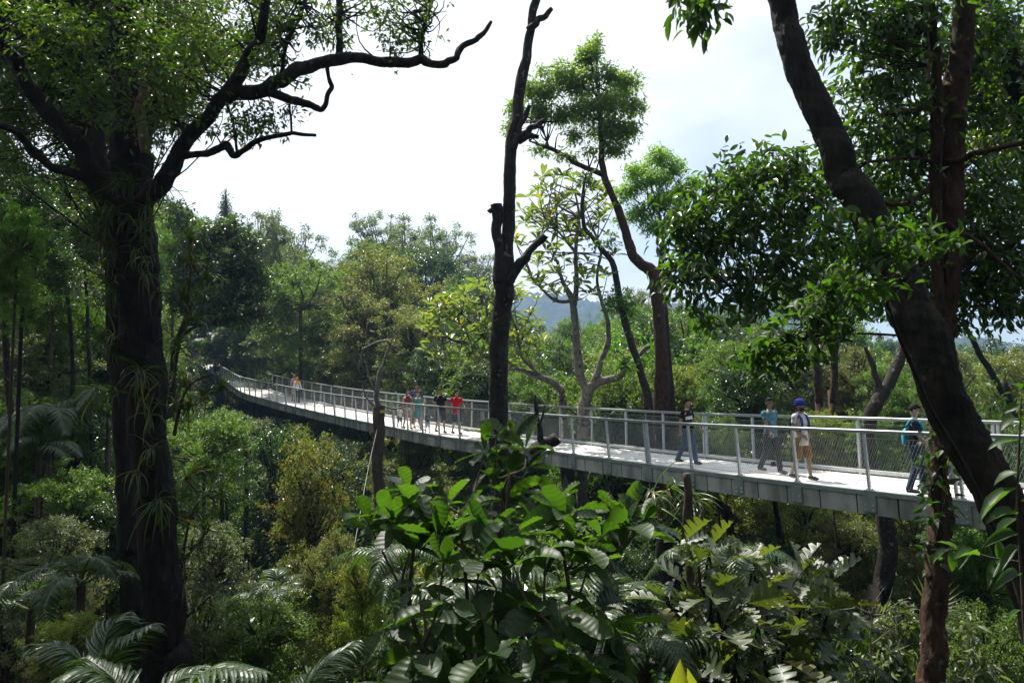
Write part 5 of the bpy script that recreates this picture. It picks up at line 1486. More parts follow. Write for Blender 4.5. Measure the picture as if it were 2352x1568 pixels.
mb = MB(); q = P(2135, 1405, 8.6); tube(mb, [(q[0], q[1], float(ground(q[0], q[1]))), q], [.02, .012], 5, 6, 0, False); mb.build("stalk", LM['olive'], t)
mb = MB()
for k in range(15):
    a = -.35 + k * .17
    put_leaves(mb, T_strap(5, .12), q, [[math.cos(a), -.25, math.sin(a)]], [[-.1, -.6, .8]], .5, .034)
mb.build("fan_leaf", LM['grey'], t)

# --- the big-leaved shrub in the centre foreground
g = np.random.default_rng(51)
t = root_at("big_leaf_shrub", "big shrub of broad glossy green leaves in the centre foreground under the lopped trunk", "shrub", 1180, 1500, 5.4)
R1 = [(940, 1130, 5.6), (960, 1190, 5.4), (905, 1205, 5.3), (1005, 1235, 5.1), (1026, 1164, 5.7), (1050, 1225, 5.3), (1120, 1228, 5.2), (1180, 1228, 5.2), (1230, 1210, 5.5), (1276, 1150, 5.8), (1301, 1196, 5.4), (1320, 1250, 5.1), (1255, 1270, 5.0), (1380, 1236, 5.3), (1446, 1216, 5.4), (1476, 1205, 5.5), (1412, 1180, 5.8),
      (1100, 1290, 4.9), (1020, 1290, 4.9), (940, 1270, 5.0), (850, 1210, 5.4), (1180, 1300, 4.9), (1350, 1300, 5.0), (1160, 1150, 5.8), (1210, 1180, 5.9)]
R2 = [(1138, 1010, 6.4), (1112, 1040, 6.3), (1205, 1035, 6.3), (1165, 1075, 6.2), (1180, 1015, 6.6), (1128, 1085, 6.3), (1150, 1120, 6.2), (1215, 1075, 6.4)]
R3 = [(960, 1350, 4.8), (1040, 1380, 4.7), (1251, 1365, 4.8), (1111, 1420, 4.6), (1126, 1500, 4.4), (1211, 1470, 4.5), (946, 1500, 4.5), (1020, 1480, 4.5), (1296, 1410, 4.7), (1360, 1390, 4.9), (1190, 1390, 4.8), (1300, 1500, 4.6), (1080, 1560, 4.3), (1220, 1550, 4.4), (960, 1580, 4.3), (1400, 1440, 5.0), (1140, 1350, 4.9), (1360, 1540, 4.6), (890, 1440, 4.8)]
tips1, tips2, tips3 = (P(*np.array(r).T) for r in (R1, R2, R3))
mb = MB()
STEMS = []
for sx, sd, ty in ((950, 5.2, 1260), (1060, 5.4, 1230), (1170, 5.6, 1090), (1285, 5.4, 1230), (1400, 5.5, 1270), (1120, 4.6, 1430), (1260, 4.6, 1430), (990, 4.6, 1440)):
    pts = [(sx + (1170 - sx) * .35, 1660), (sx + (1170 - sx) * .2 + g.normal(0, 14), 1530), (sx + g.normal(0, 12), (1530 + ty) / 2), (sx, ty)]
    STEMS.append(limb(mb, pts, [14, 12, 10, 7], sd, 7, .10, True, 26, int(sx))[0])
allst = np.concatenate(STEMS)
for e in np.vstack([tips1, tips2, tips3]):
    dd_ = np.linalg.norm(allst - (e - np.array([0, 0, .22])), axis=1)
    s = allst[np.argsort(dd_)[int(g.integers(0, 3))]]
    tube(mb, [s, s + (e - s) * .5 + np.array([0, 0, -.05]) + g.normal(0, .03, 3), e], [.012, .010, .007], 6, 9, 0, False)
mb.build("stem", BK['brown'], t)
mb = MB()
def whorl(mb, p, g, n, leaf, lo, hi, wl=.50, T=BIGLEAF, mat=0):
    a = g.uniform(0, 6.28) + np.arange(n) * 2.4
    el = g.uniform(lo, hi, n)
    ax = np.stack([np.cos(a) * np.cos(el), np.sin(a) * np.cos(el), np.sin(el)], -1)
    nr = np.array([0, 0, 1.0]) - ax * ax[:, 2:3] + g.normal(0, .42, (n, 3))
    L = leaf * g.uniform(.55, 1.15, n)
    for k in range(n):
        put_leaves(mb, T[int(g.integers(len(T)))], np.asarray(p) + ax[k] * leaf * .1, ax[k], nr[k], L[k], L[k] * wl * g.uniform(.85, 1.15), mat)
for p in tips1: whorl(mb, p, g, int(g.integers(7, 12)), .31, -.3, 1.3)
for p in tips2: whorl(mb, p, g, int(g.integers(5, 8)), .32, -.3, 1.1, .40)
for p in tips3: whorl(mb, p, g, int(g.integers(6, 10)), .34, -1.1, .3)
mb.build("foliage", LM['broad'], t)

# --- the lobed-leaved shrub at lower right
g = np.random.default_rng(61)
R4 = [(1568, 1250, 6.4), (1628, 1265, 6.3), (1605, 1300, 6.1), (1655, 1290, 6.2), (1732, 1293, 6.3), (1762, 1345, 6.0), (1837, 1318, 6.3), (1867, 1335, 6.1), (1912, 1338, 6.2), (1538, 1385, 6.0), (1633, 1372, 5.9), (1700, 1390, 5.8), (1847, 1400, 5.9), (1902, 1405, 5.9), (1553, 1455, 5.7), (1613, 1500, 5.5), (1802, 1470, 5.6),
      (1780, 1510, 5.4), (1912, 1468, 5.7), (1692, 1524, 5.4), (1740, 1440, 5.7), (1660, 1450, 5.6), (1580, 1350, 6.1), (1880, 1530, 5.5), (1530, 1530, 5.5), (1640, 1560, 5.3), (1830, 1560, 5.3), (1790, 1400, 5.9), (1940, 1400, 6.0)]
t = root_at("lobed_leaf_shrub", "sunlit shrub of deeply lobed pale leaves at the lower right", "shrub", 1720, 1560, 5.9)
tips = P(*np.array(R4).T)
mb = MB()
for sx in (1600, 1680, 1790, 1860):
    b = P(sx, 1660, 5.8); gz = float(ground(b[0], b[1])) - .2
    near_t = [e for e, r in zip(tips, R4) if abs(r[0] - sx) < 75]
    for e in near_t:
        tube(mb, [(b[0], b[1], gz), b, b + (e - b) * .5 + g.normal(0, .05, 3), e], [.03, .026, .018, .010], 6, 16, .06, False)
mb.build("stem", BK['dark'], t)
mb = MB()
for p in tips: whorl(mb, p, g, int(g.integers(5, 9)), .34, -.45, 1.0, .62, [LOBED])
mb.build("foliage", LM['lobed'], t)

# --- sapling in front of the leaning trunk
g = np.random.default_rng(71)
OV2 = T_oval(6, .22, .14, ([0, .2, .45, .75, 1], [.1, .7, 1, .7, .02]))
t = root_at("leafy_sapling", "leafy sapling with long pointed leaves in front of the leaning trunk", "sapling", 2390, 1560, 4.9)
rows = [(1900, 500, 4.8, 45, 25, .12), (1960, 500, 4.8, 55, 28, .15), (2020, 540, 4.8, 70, 40, .2), (2090, 540, 4.9, 70, 40, .2), (1990, 590, 4.8, 60, 40, .2), (2070, 600, 4.8, 80, 40, .2), (1900, 690, 4.8, 50, 40, .15), (1850, 720, 4.8, 55, 35, .15), (1790, 770, 4.8, 60, 36, .15), (1730, 800, 4.8, 45, 26, .12),
        (1780, 850, 4.8, 55, 30, .15), (1850, 800, 4.8, 60, 40, .2), (1920, 760, 4.8, 60, 40, .2), (1960, 680, 4.8, 70, 45, .2), (2150, 560, 5, 50, 36, .2), (2020, 660, 4.9, 60, 36, .2), (1740, 840, 4.8, 36, 26, .1)]
cl = pcl(rows)
mb = MB()
q, _ = limb(mb, [(2390, 1560), (2330, 1330), (2240, 1120), (2140, 940), (2060, 760), (2020, 640), (1990, 540)], [12, 12, 11, 10, 9, 7, 4], [4.9, 5.2, 5.4, 5.3, 5.1, 4.9], 7, .06, True)
q2, _ = limb(mb, [(2060, 770), (1950, 765), (1850, 775), (1770, 800)], [6, 5, 4, 3], [5.1, 4.8], 6)
twigs(mb, np.vstack([q[-14:], q2]), cl, g, 3, .007)
mb.build("stem", BK['dark'], t)
mb = MB(); crown_leaves(mb, cl, 950, .098, g, OV2, .42, 7, .55, .7, .45, .9); mb.build("foliage", LM['broad'], t)

# --- creeper on the reddish trunk
t = thing("climbing_vine", "climber with small heart leaves clinging to the reddish trunk at walkway height", "vine", P(2155, 1260, 7.4))
mb = MB()
for off in (-14, 6, 20):
    limb(mb, [(2150 + off, 1330), (2160 - off * .4, 1230), (2154 + off, 1130), (2164 - off * .5, 1040), (2158 + off, 980)], [5, 5, 4, 3, 2], 7.5, 5, .1, n=26)
mb.build("stem", BK['dark'], t)
mb = MB()
HEART = T_oval(5, .15, .12, ([0, .15, .35, .7, 1], [.5, .9, 1, .6, .02]))
n = 120
py = g.uniform(985, 1310, n); side = g.choice([-1, 0, 1], n, p=[.5, .2, .3])
px = 2156 + side * 26 + g.normal(0, 11, n)
pos = P(px, py, np.where(side == 0, 7.42, 7.6) + g.normal(0, .05, n))
ax = np.stack([side * .8 + g.normal(0, .4, n), -.5 + g.normal(0, .3, n), g.normal(-.25, .5, n)], -1)
put_leaves(mb, HEART, pos, ax, np.array([0, -.5, .7]) + g.normal(0, .35, (n, 3)), .12 * g.uniform(.6, 1.2, n), .06)
mb.build("foliage", LM['broad'], t)

# --- twig with large leaves at the right edge
t = root_at("leafy_sapling", "sapling with large glossy leaves leaning in from the right edge", "sapling", 2360, 1640, 3.1)
mb = MB()
limb(mb, [(2368, 1640), (2352, 1420), (2338, 1200), (2340, 1050), (2346, 900)], [9, 8, 6, 5, 3], 3.0, 6, .06, True, 24)
limb(mb, [(2345, 1290), (2280, 1280), (2200, 1262), (2140, 1262)], [4, 4, 3, 2], 3.1, 5)
mb.build("stem", BK['brown'], t)
mb = MB()
LG = T_oval(8, .30, .16, ([0, .15, .4, .7, .9, 1], [.08, .5, 1, .85, .35, .02]), .0, .02)
for bx_, by_, tx, ty, w in ((2342, 960, 2268, 985, 40), (2344, 930, 2290, 945, 34), (2341, 1010, 2250, 1018, 38), (2346, 975, 2400, 940, 40), (2340, 1085, 2236, 1110, 48), (2338, 1120, 2212, 1180, 44), (2340, 1190, 2230, 1245, 46), (2338, 1180, 2250, 1168, 40), (2339, 1225, 2245, 1238, 40), (2300, 1284, 2252, 1350, 34),
                          (2250, 1275, 2170, 1250, 36), (2230, 1270, 2190, 1300, 30), (2180, 1262, 2124, 1282, 28), (2200, 1262, 2150, 1226, 26), (2180, 1268, 2196, 1320, 34), (2344, 1320, 2260, 1330, 36), (2345, 1060, 2420, 1040, 44), (2345, 1400, 2290, 1430, 40), (2344, 1150, 2420, 1160, 44), (2342, 895, 2320, 850, 34), (2290, 1282, 2300, 1230, 34), (2340, 1250, 2290, 1300, 36)):
    a, b = P(bx_, by_, 3.0), P(tx, ty, 2.95 + g.normal(0, .08))
    put_leaves(mb, LG, a, b - a, np.array([0.05, -.35, .9]) + g.normal(0, .2, 3), float(np.linalg.norm(b - a)) * .78 * g.uniform(.75, 1.1), w * 2.0 / FPX)
mb.build("foliage", LM['broad'], t)

t = root_at("broad_leaf_plant", "two upright yellow green leaves poking in at the bottom edge", "plant", 1568, 1640, 3.6)
mb = MB(); q = P(1568, 1640, 3.6); tube(mb, [(q[0], q[1], float(ground(q[0], q[1])) - .1), q], [.012, .01], 6, 6, 0); mb.build("stem", LM['olive'], t)
mb = MB()
for tx, ty, w, nx in ((1561, 1520, 30, -.4), (1586, 1540, 28, .5), (1542, 1596, 24, -.7)):
    b = P(tx, ty, 3.5)
    put_leaves(mb, T_oval(8, .08, .2, ([0, .2, .45, .75, 1], [.2, .85, 1, .6, .02])), q, b - q, np.array([nx, -1, .3]), float(np.linalg.norm(b - q)), w * 2 * 3.6 / FPX)
mb.build("foliage", leaf_mat("leaf_lemon", (.17, .20, .025), (.24, .26, .035), .45, .40, tcol=(1.7, 1.7, .6), hue=.1), t)

# --- bare pale twigs and the drooping pale-leaved shrub low on the right
t = root_at("bare_shrub", "leafless shrub of pale bare twigs left of the reddish trunk base", "shrub", 2010, 1520, 8.4)
mb = MB()
for pts, w in (([(2002, 1560), (2000, 1460), (2003, 1410)], [5, 4, 3]), ([(2003, 1412), (1970, 1395), (1945, 1380), (1930, 1352)], [4, 3, 2, 1]), ([(2003, 1412), (2030, 1408), (2060, 1385), (2085, 1372)], [4, 3, 2, 1]), ([(2003, 1412), (2010, 1380), (2030, 1350)], [3, 2, 1]), ([(2003, 1412), (1990, 1375), (1985, 1355)], [3, 2, 1]),
               ([(2030, 1408), (2045, 1370), (2050, 1350)], [3, 2, 1]), ([(1970, 1395), (1920, 1400), (1890, 1390)], [3, 2, 1]), ([(2000, 1470), (1960, 1430), (1935, 1400), (1930, 1360)], [3, 3, 2, 1]), ([(2000, 1480), (2040, 1450), (2080, 1420)], [3, 2, 1]), ([(2002, 1530), (1960, 1500), (1920, 1470), (1880, 1465)], [3, 3, 2, 1]),
               ([(2010, 1412), (2040, 1418), (2075, 1410)], [2, 2, 1]), ([(2002, 1540), (2050, 1500), (2090, 1480)], [3, 2, 1])):
    limb(mb, pts, w, 8.4, 5, .1)
mb.build("twig", BK['pale'], t)
t = root_at("drooping_shrub", "shrub of drooping pale green leaves around the reddish trunk base", "shrub", 2110, 1560, 8.6)
cl = pcl([(2060, 1400, 8.8, 40, 26, .3), (2090, 1440, 8.8, 45, 30, .3), (2040, 1500, 8.4, 50, 30, .3), (2080, 1540, 8.4, 60, 36, .3), (1990, 1540, 8.4, 50, 30, .3), (2220, 1500, 8.6, 40, 40, .3), (2230, 1560, 8.4, 60, 40, .3), (2210, 1450, 8.8, 30, 30, .3)])
mb = MB(); b = P(2080, 1640, 8.6)
for c in cl: tube(mb, [(b[0], b[1], float(ground(b[0], b[1])) - .2), b, (b + c[:3]) / 2 + np.array([0, 0, .1]), c[:3]], [.02, .018, .012, .005], 5, 14, 0, False)
mb.build("stem", BK['brown'], t)
mb = MB(); crown_leaves(mb, cl, 700, .15, g, OV2, .34, 7, .5, .7, .9, .6); mb.build("foliage", LM['grey'], t)

# nest of hanging straps on the shaggy trunk under the walkway
g = np.random.default_rng(91)
mb = MB()
for px, py in ((1500, 1135), (1535, 1120), (1570, 1140), (1480, 1160), (1590, 1160)):
    tuft(mb, P(px, py, 14.5), unit(np.array([g.normal(0, .6), -.7, .1])), 26, 1.05, g, .045, .75)
tag(mb.build("strap_leaf_epiphyte", LM['strap']), "wide nest of hanging strap leaves on the shaggy trunk under the walkway", "epiphyte", "grassy epiphytes under the walkway")
# ------------------------------------------------------------------ people on the walkway
def skin_mesh(verts, edges, radii, root=0, sub=2):
    me = bpy.data.meshes.new("skin_tmp")
    bm = bmesh.new()
    lay = bm.verts.layers.skin.verify()
    vs = []
    for k, (v, r) in enumerate(zip(verts, radii)):
        b = bm.verts.new(tuple(v)); b[lay].radius = (r, r) if np.isscalar(r) else r; b[lay].use_root = k == root
        vs.append(b)
    for a, b in edges: bm.edges.new((vs[a], vs[b]))
    bm.to_mesh(me); bm.free()
    o = bpy.data.objects.new("skin_tmp", me); COL.objects.link(o)
    m = o.modifiers.new("s", 'SKIN'); m.use_smooth_shade = True
    o.modifiers.new("d", 'SUBSURF').levels = sub
    dg = bpy.context.evaluated_depsgraph_get()
    ev = o.evaluated_get(dg).to_mesh()
    n = len(ev.vertices)
    V = np.empty(n * 3); ev.vertices.foreach_get("co", V)
    F4 = [list(p.vertices) for p in ev.polygons]
    o.evaluated_get(dg).to_mesh_clear()
    bpy.data.objects.remove(o); bpy.data.meshes.remove(me)
    fs = []
    for k in (3, 4):
        q = [f for f in F4 if len(f) == k]
        if q: fs.append(np.array(q))
    return V.reshape(-1, 3), fs

def loft(mb, rings, sides=16, mat=0, cap=True):
    """Rings (cx, cy, cz, rx, ry) joined into a closed soft shell."""
    c = curve(np.array(rings, float), 3 * len(rings))
    a = np.linspace(0, 2 * math.pi, sides, endpoint=False)
    V = np.stack([c[:, 0:1] + np.cos(a) * c[:, 3:4], c[:, 1:2] + np.sin(a) * c[:, 4:5], c[:, 2:3] + 0 * a], -1)
    n = len(c)
    i = np.arange(n - 1)[:, None] * sides; j = np.arange(sides)[None, :]; k = (j + 1) % sides
    F = [np.stack([i + j, i + k, i + k + sides, i + j + sides], -1).reshape(-1, 4)]
    V = V.reshape(-1, 3)
    if cap:
        V = np.vstack([V, c[:1, :3], c[-1:, :3]]); m = n * sides; jj = np.arange(sides); kk = (jj + 1) % sides
        F += [np.stack([kk, jj, np.full(sides, m)], -1), np.stack([jj + m - sides, kk + m - sides, np.full(sides, m + 1)], -1)]
    mb.add(V, F, mat)

def ball(mb, c, r, mat=0, nu=14, nv=10, keep=None, fn=None):
    u = np.linspace(0, 2 * math.pi, nu, endpoint=False); v = np.linspace(0, math.pi, nv + 1)
    D = np.stack([np.sin(v)[:, None] * np.cos(u), np.sin(v)[:, None] * np.sin(u), np.cos(v)[:, None] + 0 * u], -1)
    V = D * np.asarray(r, float)
    if fn is not None: V = fn(V, D)
    V = V + np.asarray(c, float)
    i = np.arange(nv)[:, None] * nu; j = np.arange(nu)[None, :]; k = (j + 1) % nu
    F = np.stack([i + j, i + j + nu, i + k + nu, i + k], -1).reshape(-1, 4)
    if keep is not None:
        ok = keep(D.reshape(-1, 3)); F = F[ok[F].all(1)]
    mb.add(V.reshape(-1, 3), F, mat)

SK = [plain("skin_light", (.52, .33, .24), .55, var=.04), plain("skin_tan", (.40, .24, .165), .55, var=.04), plain("skin_deep", (.25, .145, .095), .55, var=.04)]
M_eye = plain("eye_dark", (.015, .012, .01), .3)
M_hair = plain("black_hair", (.010, .009, .008), .75, var=.3, scale=40, spec=.15)
CM = {}
def cloth(c, rough=.85, c2=None, scale=11):
    k = (c, c2)
    if k not in CM: CM[k] = plain("cloth_%d" % len(CM), c, rough, 0, .14, scale, .2, .7, c2)
    return CM[k]

def person(label, px, py, hpx, skin=1, shirt=(.5, .5, .5), pants=(.05, .06, .09), legs='long', shoes=(.03, .03, .03), hair='short', stride=.35, turn=0.0, head_turn=0.0, child=False, sleeve=.55, hem=.84, arms=((.25, .35), (-.25, .25)),
           shirt2=None, lat=None, nod=0.0, female=False, skirt=None, extras=None, dress=None, heightscale=1.0, away=False):
    s, tt, p0 = deck_at(px, py, .25, 2.0)
    if lat is not None:
        tt = lat; p0 = bpos(np.array(s), lat)
    dep = float(proj(p0)[2])
    h = hpx * dep / FPX * heightscale
    k = h / 1.72
    d_, _ = bdir(s)
    f = d_ if away else -d_
    rz = math.atan2(f[0], -f[1]) + turn
    Rz = np.array([[math.cos(rz), -math.sin(rz), 0], [math.sin(rz), math.cos(rz), 0], [0, 0, 1]])
    hs = 1.42 if child else 1.0                                      # children carry larger heads
    lz = .86 if child else .92
    stride = stride * .62
    A = lambda *v: np.array(v, float)
    hip = {e: A(.088 * e, 0, lz) for e in (-1, 1)}
    th, shn = (.40, .39) if child else (.43, .42)
    J = {}
    for e, ph in ((1, stride), (-1, -stride)):
        bend = .12 if ph > 0 else .12 + abs(ph) * 1.2
        kn = hip[e] + th * A(0, -math.sin(ph), -math.cos(ph))
        an = kn + shn * A(0, -math.sin(ph - bend), -math.cos(ph - bend))
        J[e] = (kn, an)
    low = min(J[1][1][2], J[-1][1][2]) - .075
    sh = A(0, 0, -low)
    ns_z = 1.42 if not child else 1.30
    shz = ns_z - .03
    sw = .165 if female else (.185 if not child else .155)
    verts, rad, edges = [], [], []
    def v(p, r, par=None):
        verts.append(np.asarray(p, float) + sh); rad.append(r)
        if par is not None: edges.append((par, len(verts) - 1))
        return len(verts) - 1
    pel = v(A(0, 0, lz + .03), .115); wa = v(A(0, 0, lz + .14), .105, pel); ch = v(A(0, 0, ns_z - .17), .118, wa); nb = v(A(0, 0, ns_z), .062, ch); hb = v(A(0, -.015, ns_z + .10 * (hs if child else 1)), .055, nb)
    ANK, HND = {}, {}
    for e in (1, -1):
        kn, an = J[e]
        a = v(hip[e], .082, pel); b = v((hip[e] + kn) / 2, .075, a); c = v(kn, .054, b); c2 = v(kn + (an - kn) * .35, .052, c); d = v(an, .036, c2); t_ = v(an + A(0, -.075, -.035), .036, d); v(an + A(0, -.15, -.052), .026, t_)
        ANK[e] = an + sh
        sa, eb, *inw = arms[0] if e == 1 else arms[1]
        inw = inw[0] if inw else 0.0
        s0 = A(sw * e, 0, shz)
        s1 = s0 + .27 * A(.16 * e, -math.sin(sa), -math.cos(sa))
        s2 = s1 + .24 * unit(A((.04 - inw) * e, -math.sin(sa + eb), -math.cos(sa + eb)))
        a = v(s0, .052, ch); b = v(s1, .038, a); c = v(s1 + (s2 - s1) * .4, .038, b); d = v(s2, .026, c)
        HND[e] = (s0 + sh, s1 + sh, s2 + sh)
    V, F = skin_mesh(verts, edges, rad, 0, 1)
    body = MB(); body.add(V, F)
    # head with face
    hc = A(0, -.02, ns_z + .19 * (1.12 if child else 1)) + sh
    hr = A(.076, .095, .118) * (1.12 if child else 1)
    ct, st_ = math.cos(head_turn), math.sin(head_turn)
    cn, sn = math.cos(nod), math.sin(nod)
    def hx(Vv):
        q = np.asarray(Vv, float) - hc
        q = q @ np.array([[1, 0, 0], [0, cn, -sn], [0, sn, cn]]).T
        q = q @ np.array([[ct, -st_, 0], [st_, ct, 0], [0, 0, 1]]).T
        return q + hc
    head = MB()
    def face(Vv, D):
        z = D[..., 2]
        q = Vv.copy()
        q[..., 0] *= np.where(z < 0, 1 + .30 * z, 1.0)                # narrower jaw
        q[..., 1] *= np.where((z < -.3) & (D[..., 1] > 0), .75, 1.0)
        q[..., 1] -= .010 * (np.abs(D[..., 0]) < .45) * (D[..., 1] < -.3) * (z < -.55)
        return q
    ball(head, hc, hr, 0, 18, 14, fn=face)
    k1 = hr[0] / .076
    loft(head, [(hc[0], hc[1] - .090 * k1, hc[2] + .022 * k1, .007, .007), (hc[0], hc[1] - .104 * k1, hc[2] - .012 * k1, .013, .014), (hc[0], hc[1] - .096 * k1, hc[2] - .028 * k1, .015, .012)], 8)
    for e in (-1, 1):
        ball(head, hc + A(.076 * e, .005, -.005) * k1, A(.012, .020, .030) * k1, 0, 8, 6)
        ball(head, hc + A(.028 * e, -.086, .012) * k1, A(.013, .008, .007) * k1, 1, 8, 6)
    ball(head, hc + A(0, -.086, -.058) * k1, A(.022, .008, .006) * k1, 2, 8, 6)
    for k_, arr in enumerate(head.V): head.V[k_] = hx(arr)
    body.V += head.V; body.F += [f_ + body.n for f_ in head.F]; body.M += head.M; body.n += head.n
    # hands: palm, four fingers, thumb
    for e in (1, -1):
        s0, s1, s2 = HND[e]
        dr = unit(s2 - s1); fw = A(0, -1, 0); fw = unit(fw - dr * (fw @ dr)); sd = np.cross(dr, fw) * e
        tube(body, [s2 - dr * .01, s2 + dr * .04, s2 + dr * .085], [.024, .032, .026], 8, 6)
        for q in range(4):
            b = s2 + dr * .075 + fw * (.026 - .017 * q)
            ln = (.062, .070, .066, .052)[q]
            tube(body, [b, b + dr * ln * .5 + sd * -.008, b + dr * ln * .9 + sd * -.028], [.0095, .009, .007], 5, 5)
        b = s2 + dr * .03 + fw * .026
        tube(body, [b, b + dr * .03 + fw * .022, b + dr * .06 + fw * .026], [.011, .010, .008], 5, 5)
    root = thing("person", label, "person", p0, "visitors on the walkway")
    def fin(mb, name, mats, parent=root):
        for q in range(len(mb.V)): mb.V[q] = (mb.V[q] * k) @ Rz.T + p0
        return mb.build(name, mats, parent)
    lip = plain("lips_%d" % skin, tuple(c * .7 for c in ((.42, .22, .18), (.27, .13, .10), (.15, .07, .05))[skin]), .5)
    fin(body, "body", [SK[skin], M_eye, lip])
    # clothes
    T_ = lambda z: z + sh[2]
    zn = ns_z
    mb = MB()
    w0, dpt = (.155, .112) if not female else (.140, .105)
    if child: w0, dpt = .150, .115
    bw = w0 + .012
    hemz = lz + (hem - .92)
    if not dress:
        loft(mb, [(0, 0, T_(hemz), bw, dpt + .018), (0, 0, T_(lz + .08), bw - .004, dpt + .010), (0, 0, T_(lz + .20), w0 - .008, dpt), (0, -.004, T_(zn - .20), w0 + .014, dpt + .010), (0, 0, T_(zn - .08), w0 + .012, dpt - .010), (0, 0, T_(zn - .015), .115, .075), (0, 0, T_(zn + .02), .062, .062)], 18)
    else:
        loft(mb, [(0, 0, T_(dress), .20, .17), (0, 0, T_(lz - .15), .18, .15), (0, 0, T_(lz + .02), .155, .125), (0, 0, T_(lz + .16), .122, .10), (0, -.006, T_(zn - .20), .138, .118), (0, 0, T_(zn - .09), .13, .09), (0, 0, T_(zn - .02), .09, .06)], 18)
    if sleeve > 0:
        for e in (1, -1):
            s0, s1, s2 = HND[e]
            tip = s0 + (s1 - s0) * min(sleeve, 1) * 1.15 if sleeve <= 1 else s1 + (s2 - s1) * (sleeve - 1)
            pts = [s0 + A(-.05 * e, 0, .004), s0 + A(.01 * e, 0, -.015), (s0 + tip) / 2, tip] if sleeve <= 1 else [s0 + A(-.05 * e, 0, .004), s0 + A(.01 * e, 0, -.015), s1, tip]
            tube(mb, pts, [.050, .058, .056, .055] if sleeve <= 1 else [.050, .058, .050, .042], 12, 12)
    fin(mb, "dress" if dress else "shirt", cloth(shirt, c2=shirt2))
    if not dress:
        mb = MB()
        loft(mb, [(0, 0, T_(lz - .10), .150, .118), (0, 0, T_(lz - .02), .155, .120), (0, 0, T_(lz + .09), .143, .112)], 16)
        for e in (1, -1):
            kn, an = J[e][0] + sh, J[e][1] + sh
            hp = hip[e] + sh
            if legs == 'long': tube(mb, [hp + A(0, 0, .02), (hp + kn) / 2, kn, kn + (an - kn) * .5, an + A(0, 0, -.02)], [.096, .090, .070, .062, .060], 12, 20)
            else: tube(mb, [hp + A(0, 0, .02), (hp + kn) / 2, kn + (hp - kn) * (-.05 if legs == 'knee' else .35)], [.098, .096, .090], 12, 12)
        fin(mb, "trousers" if legs == 'long' else "shorts", cloth(pants))
    for e in (1, -1):
        mb = MB(); an = ANK[e]
        tube(mb, [an + A(0, .045, -.042), an + A(0, .0, -.032), an + A(0, -.07, -.042), an + A(0, -.14, -.052), an + A(0, -.19, -.056)], [.034, .044, .042, .036, .018], 10, 12)
        fin(mb, "shoe", cloth(shoes))
    # hair and headwear
    mb = MB()
    if hair in ('short', 'crop', 'long', 'bun', 'cap'):
        def keep(D): return (D[:, 2] > .28) | ((D[:, 1] > -.05) & (D[:, 2] > (-.35 if hair != 'long' else -.95))) | ((np.abs(D[:, 0]) > .75) & (D[:, 1] > -.3) & (D[:, 2] > (-.05 if hair != 'long' else -.9)))
        ball(mb, hc + A(0, .006, .010) * k1, hr * (1.10 if hair != 'crop' else 1.05), 0, 24, 18, keep)
        if hair == 'short': ball(mb, hc + A(0, -.05, .085) * k1, A(.062, .045, .035) * k1, 0, 12, 8)
        if hair == 'long': loft(mb, [(0, hc[1] + .05, hc[2] - .17, .05, .03), (0, hc[1] + .055, hc[2] - .05, .075, .05), (0, hc[1] + .04, hc[2] + .04, .07, .06)], 12)
        if hair == 'bun': ball(mb, hc + A(0, .095, .05), A(.035, .035, .035), 0, 10, 8)
        for q in range(len(mb.V)): mb.V[q] = hx(mb.V[q])
        fin(mb, "hair", M_hair)
    elif hair == 'turban':
        ball(mb, hc + A(0, .008, .035), hr * A(1.15, 1.12, 1.04), 0, 22, 14, lambda D: (D[:, 2] > -.05 - .45 * (D[:, 1] > .2)))
        for z, r in ((.02, .094), (.06, .092), (.10, .075)):
            a = np.linspace(0, 2 * math.pi, 20)
            tube(mb, np.stack([np.cos(a) * r + hc[0], np.sin(a) * r * 1.18 + hc[1] + .006, hc[2] + z + .012 * np.sin(a) + 0 * a], -1), .016, 7, 40, 0, False)
        for q in range(len(mb.V)): mb.V[q] = hx(mb.V[q])
        fin(mb, "turban", cloth((.010, .022, .19)))
        mb = MB()
        ball(mb, hc + A(0, -.02, -.06), A(.070, .082, .068), 0, 16, 12, lambda D: (D[:, 2] < .25) & (D[:, 1] < .35))
        for q in range(len(mb.V)): mb.V[q] = hx(mb.V[q])
        fin(mb, "beard", M_hair)
    elif isinstance(hair, tuple):                                     # headscarf
        def kf(D): return ~((D[:, 1] < -.62) & (D[:, 2] < .55) & (D[:, 2] > -.6) & (np.abs(D[:, 0]) < .6))
        ball(mb, hc + A(0, .006, .008), hr * A(1.2, 1.14, 1.12), 0, 26, 20, kf)
        loft(mb, [(0, -.015, T_(zn - .20), .165, .135), (0, -.01, T_(zn - .05), .150, .115), (0, -.005, T_(zn + .04), .085, .080), (0, 0, T_(zn + .10), .075, .080)], 18)
        fin(mb, "headscarf", cloth(hair))
    if extras: extras(fin, dict(sh=sh, zn=zn, lz=lz, T=T_, hc=hc, hr=hr, HND=HND, hx=hx, w=w0, d=dpt, A=A, ANK=ANK))
    return root

M_lens = plain("dark_lens", (.01, .01, .012), .08)
def glasses(fin, c, dark=True):
    mb = MB()
    for e in (-1, 1):
        ball(mb, c['hc'] + c['A'](.031 * e, -.097, .014), c['A'](.025, .006, .019), 0, 10, 6)
        tube(mb, [c['hc'] + c['A'](.052 * e, -.088, .018), c['hc'] + c['A'](.078 * e, .0, .016)], .004, 5, 4)
    tube(mb, [c['hc'] + c['A'](-.012, -.100, .018), c['hc'] + c['A'](.012, -.100, .018)], .004, 5, 3)
    for q in range(len(mb.V)): mb.V[q] = c['hx'](mb.V[q])
    fin(mb, "sunglasses" if dark else "glasses", M_lens)

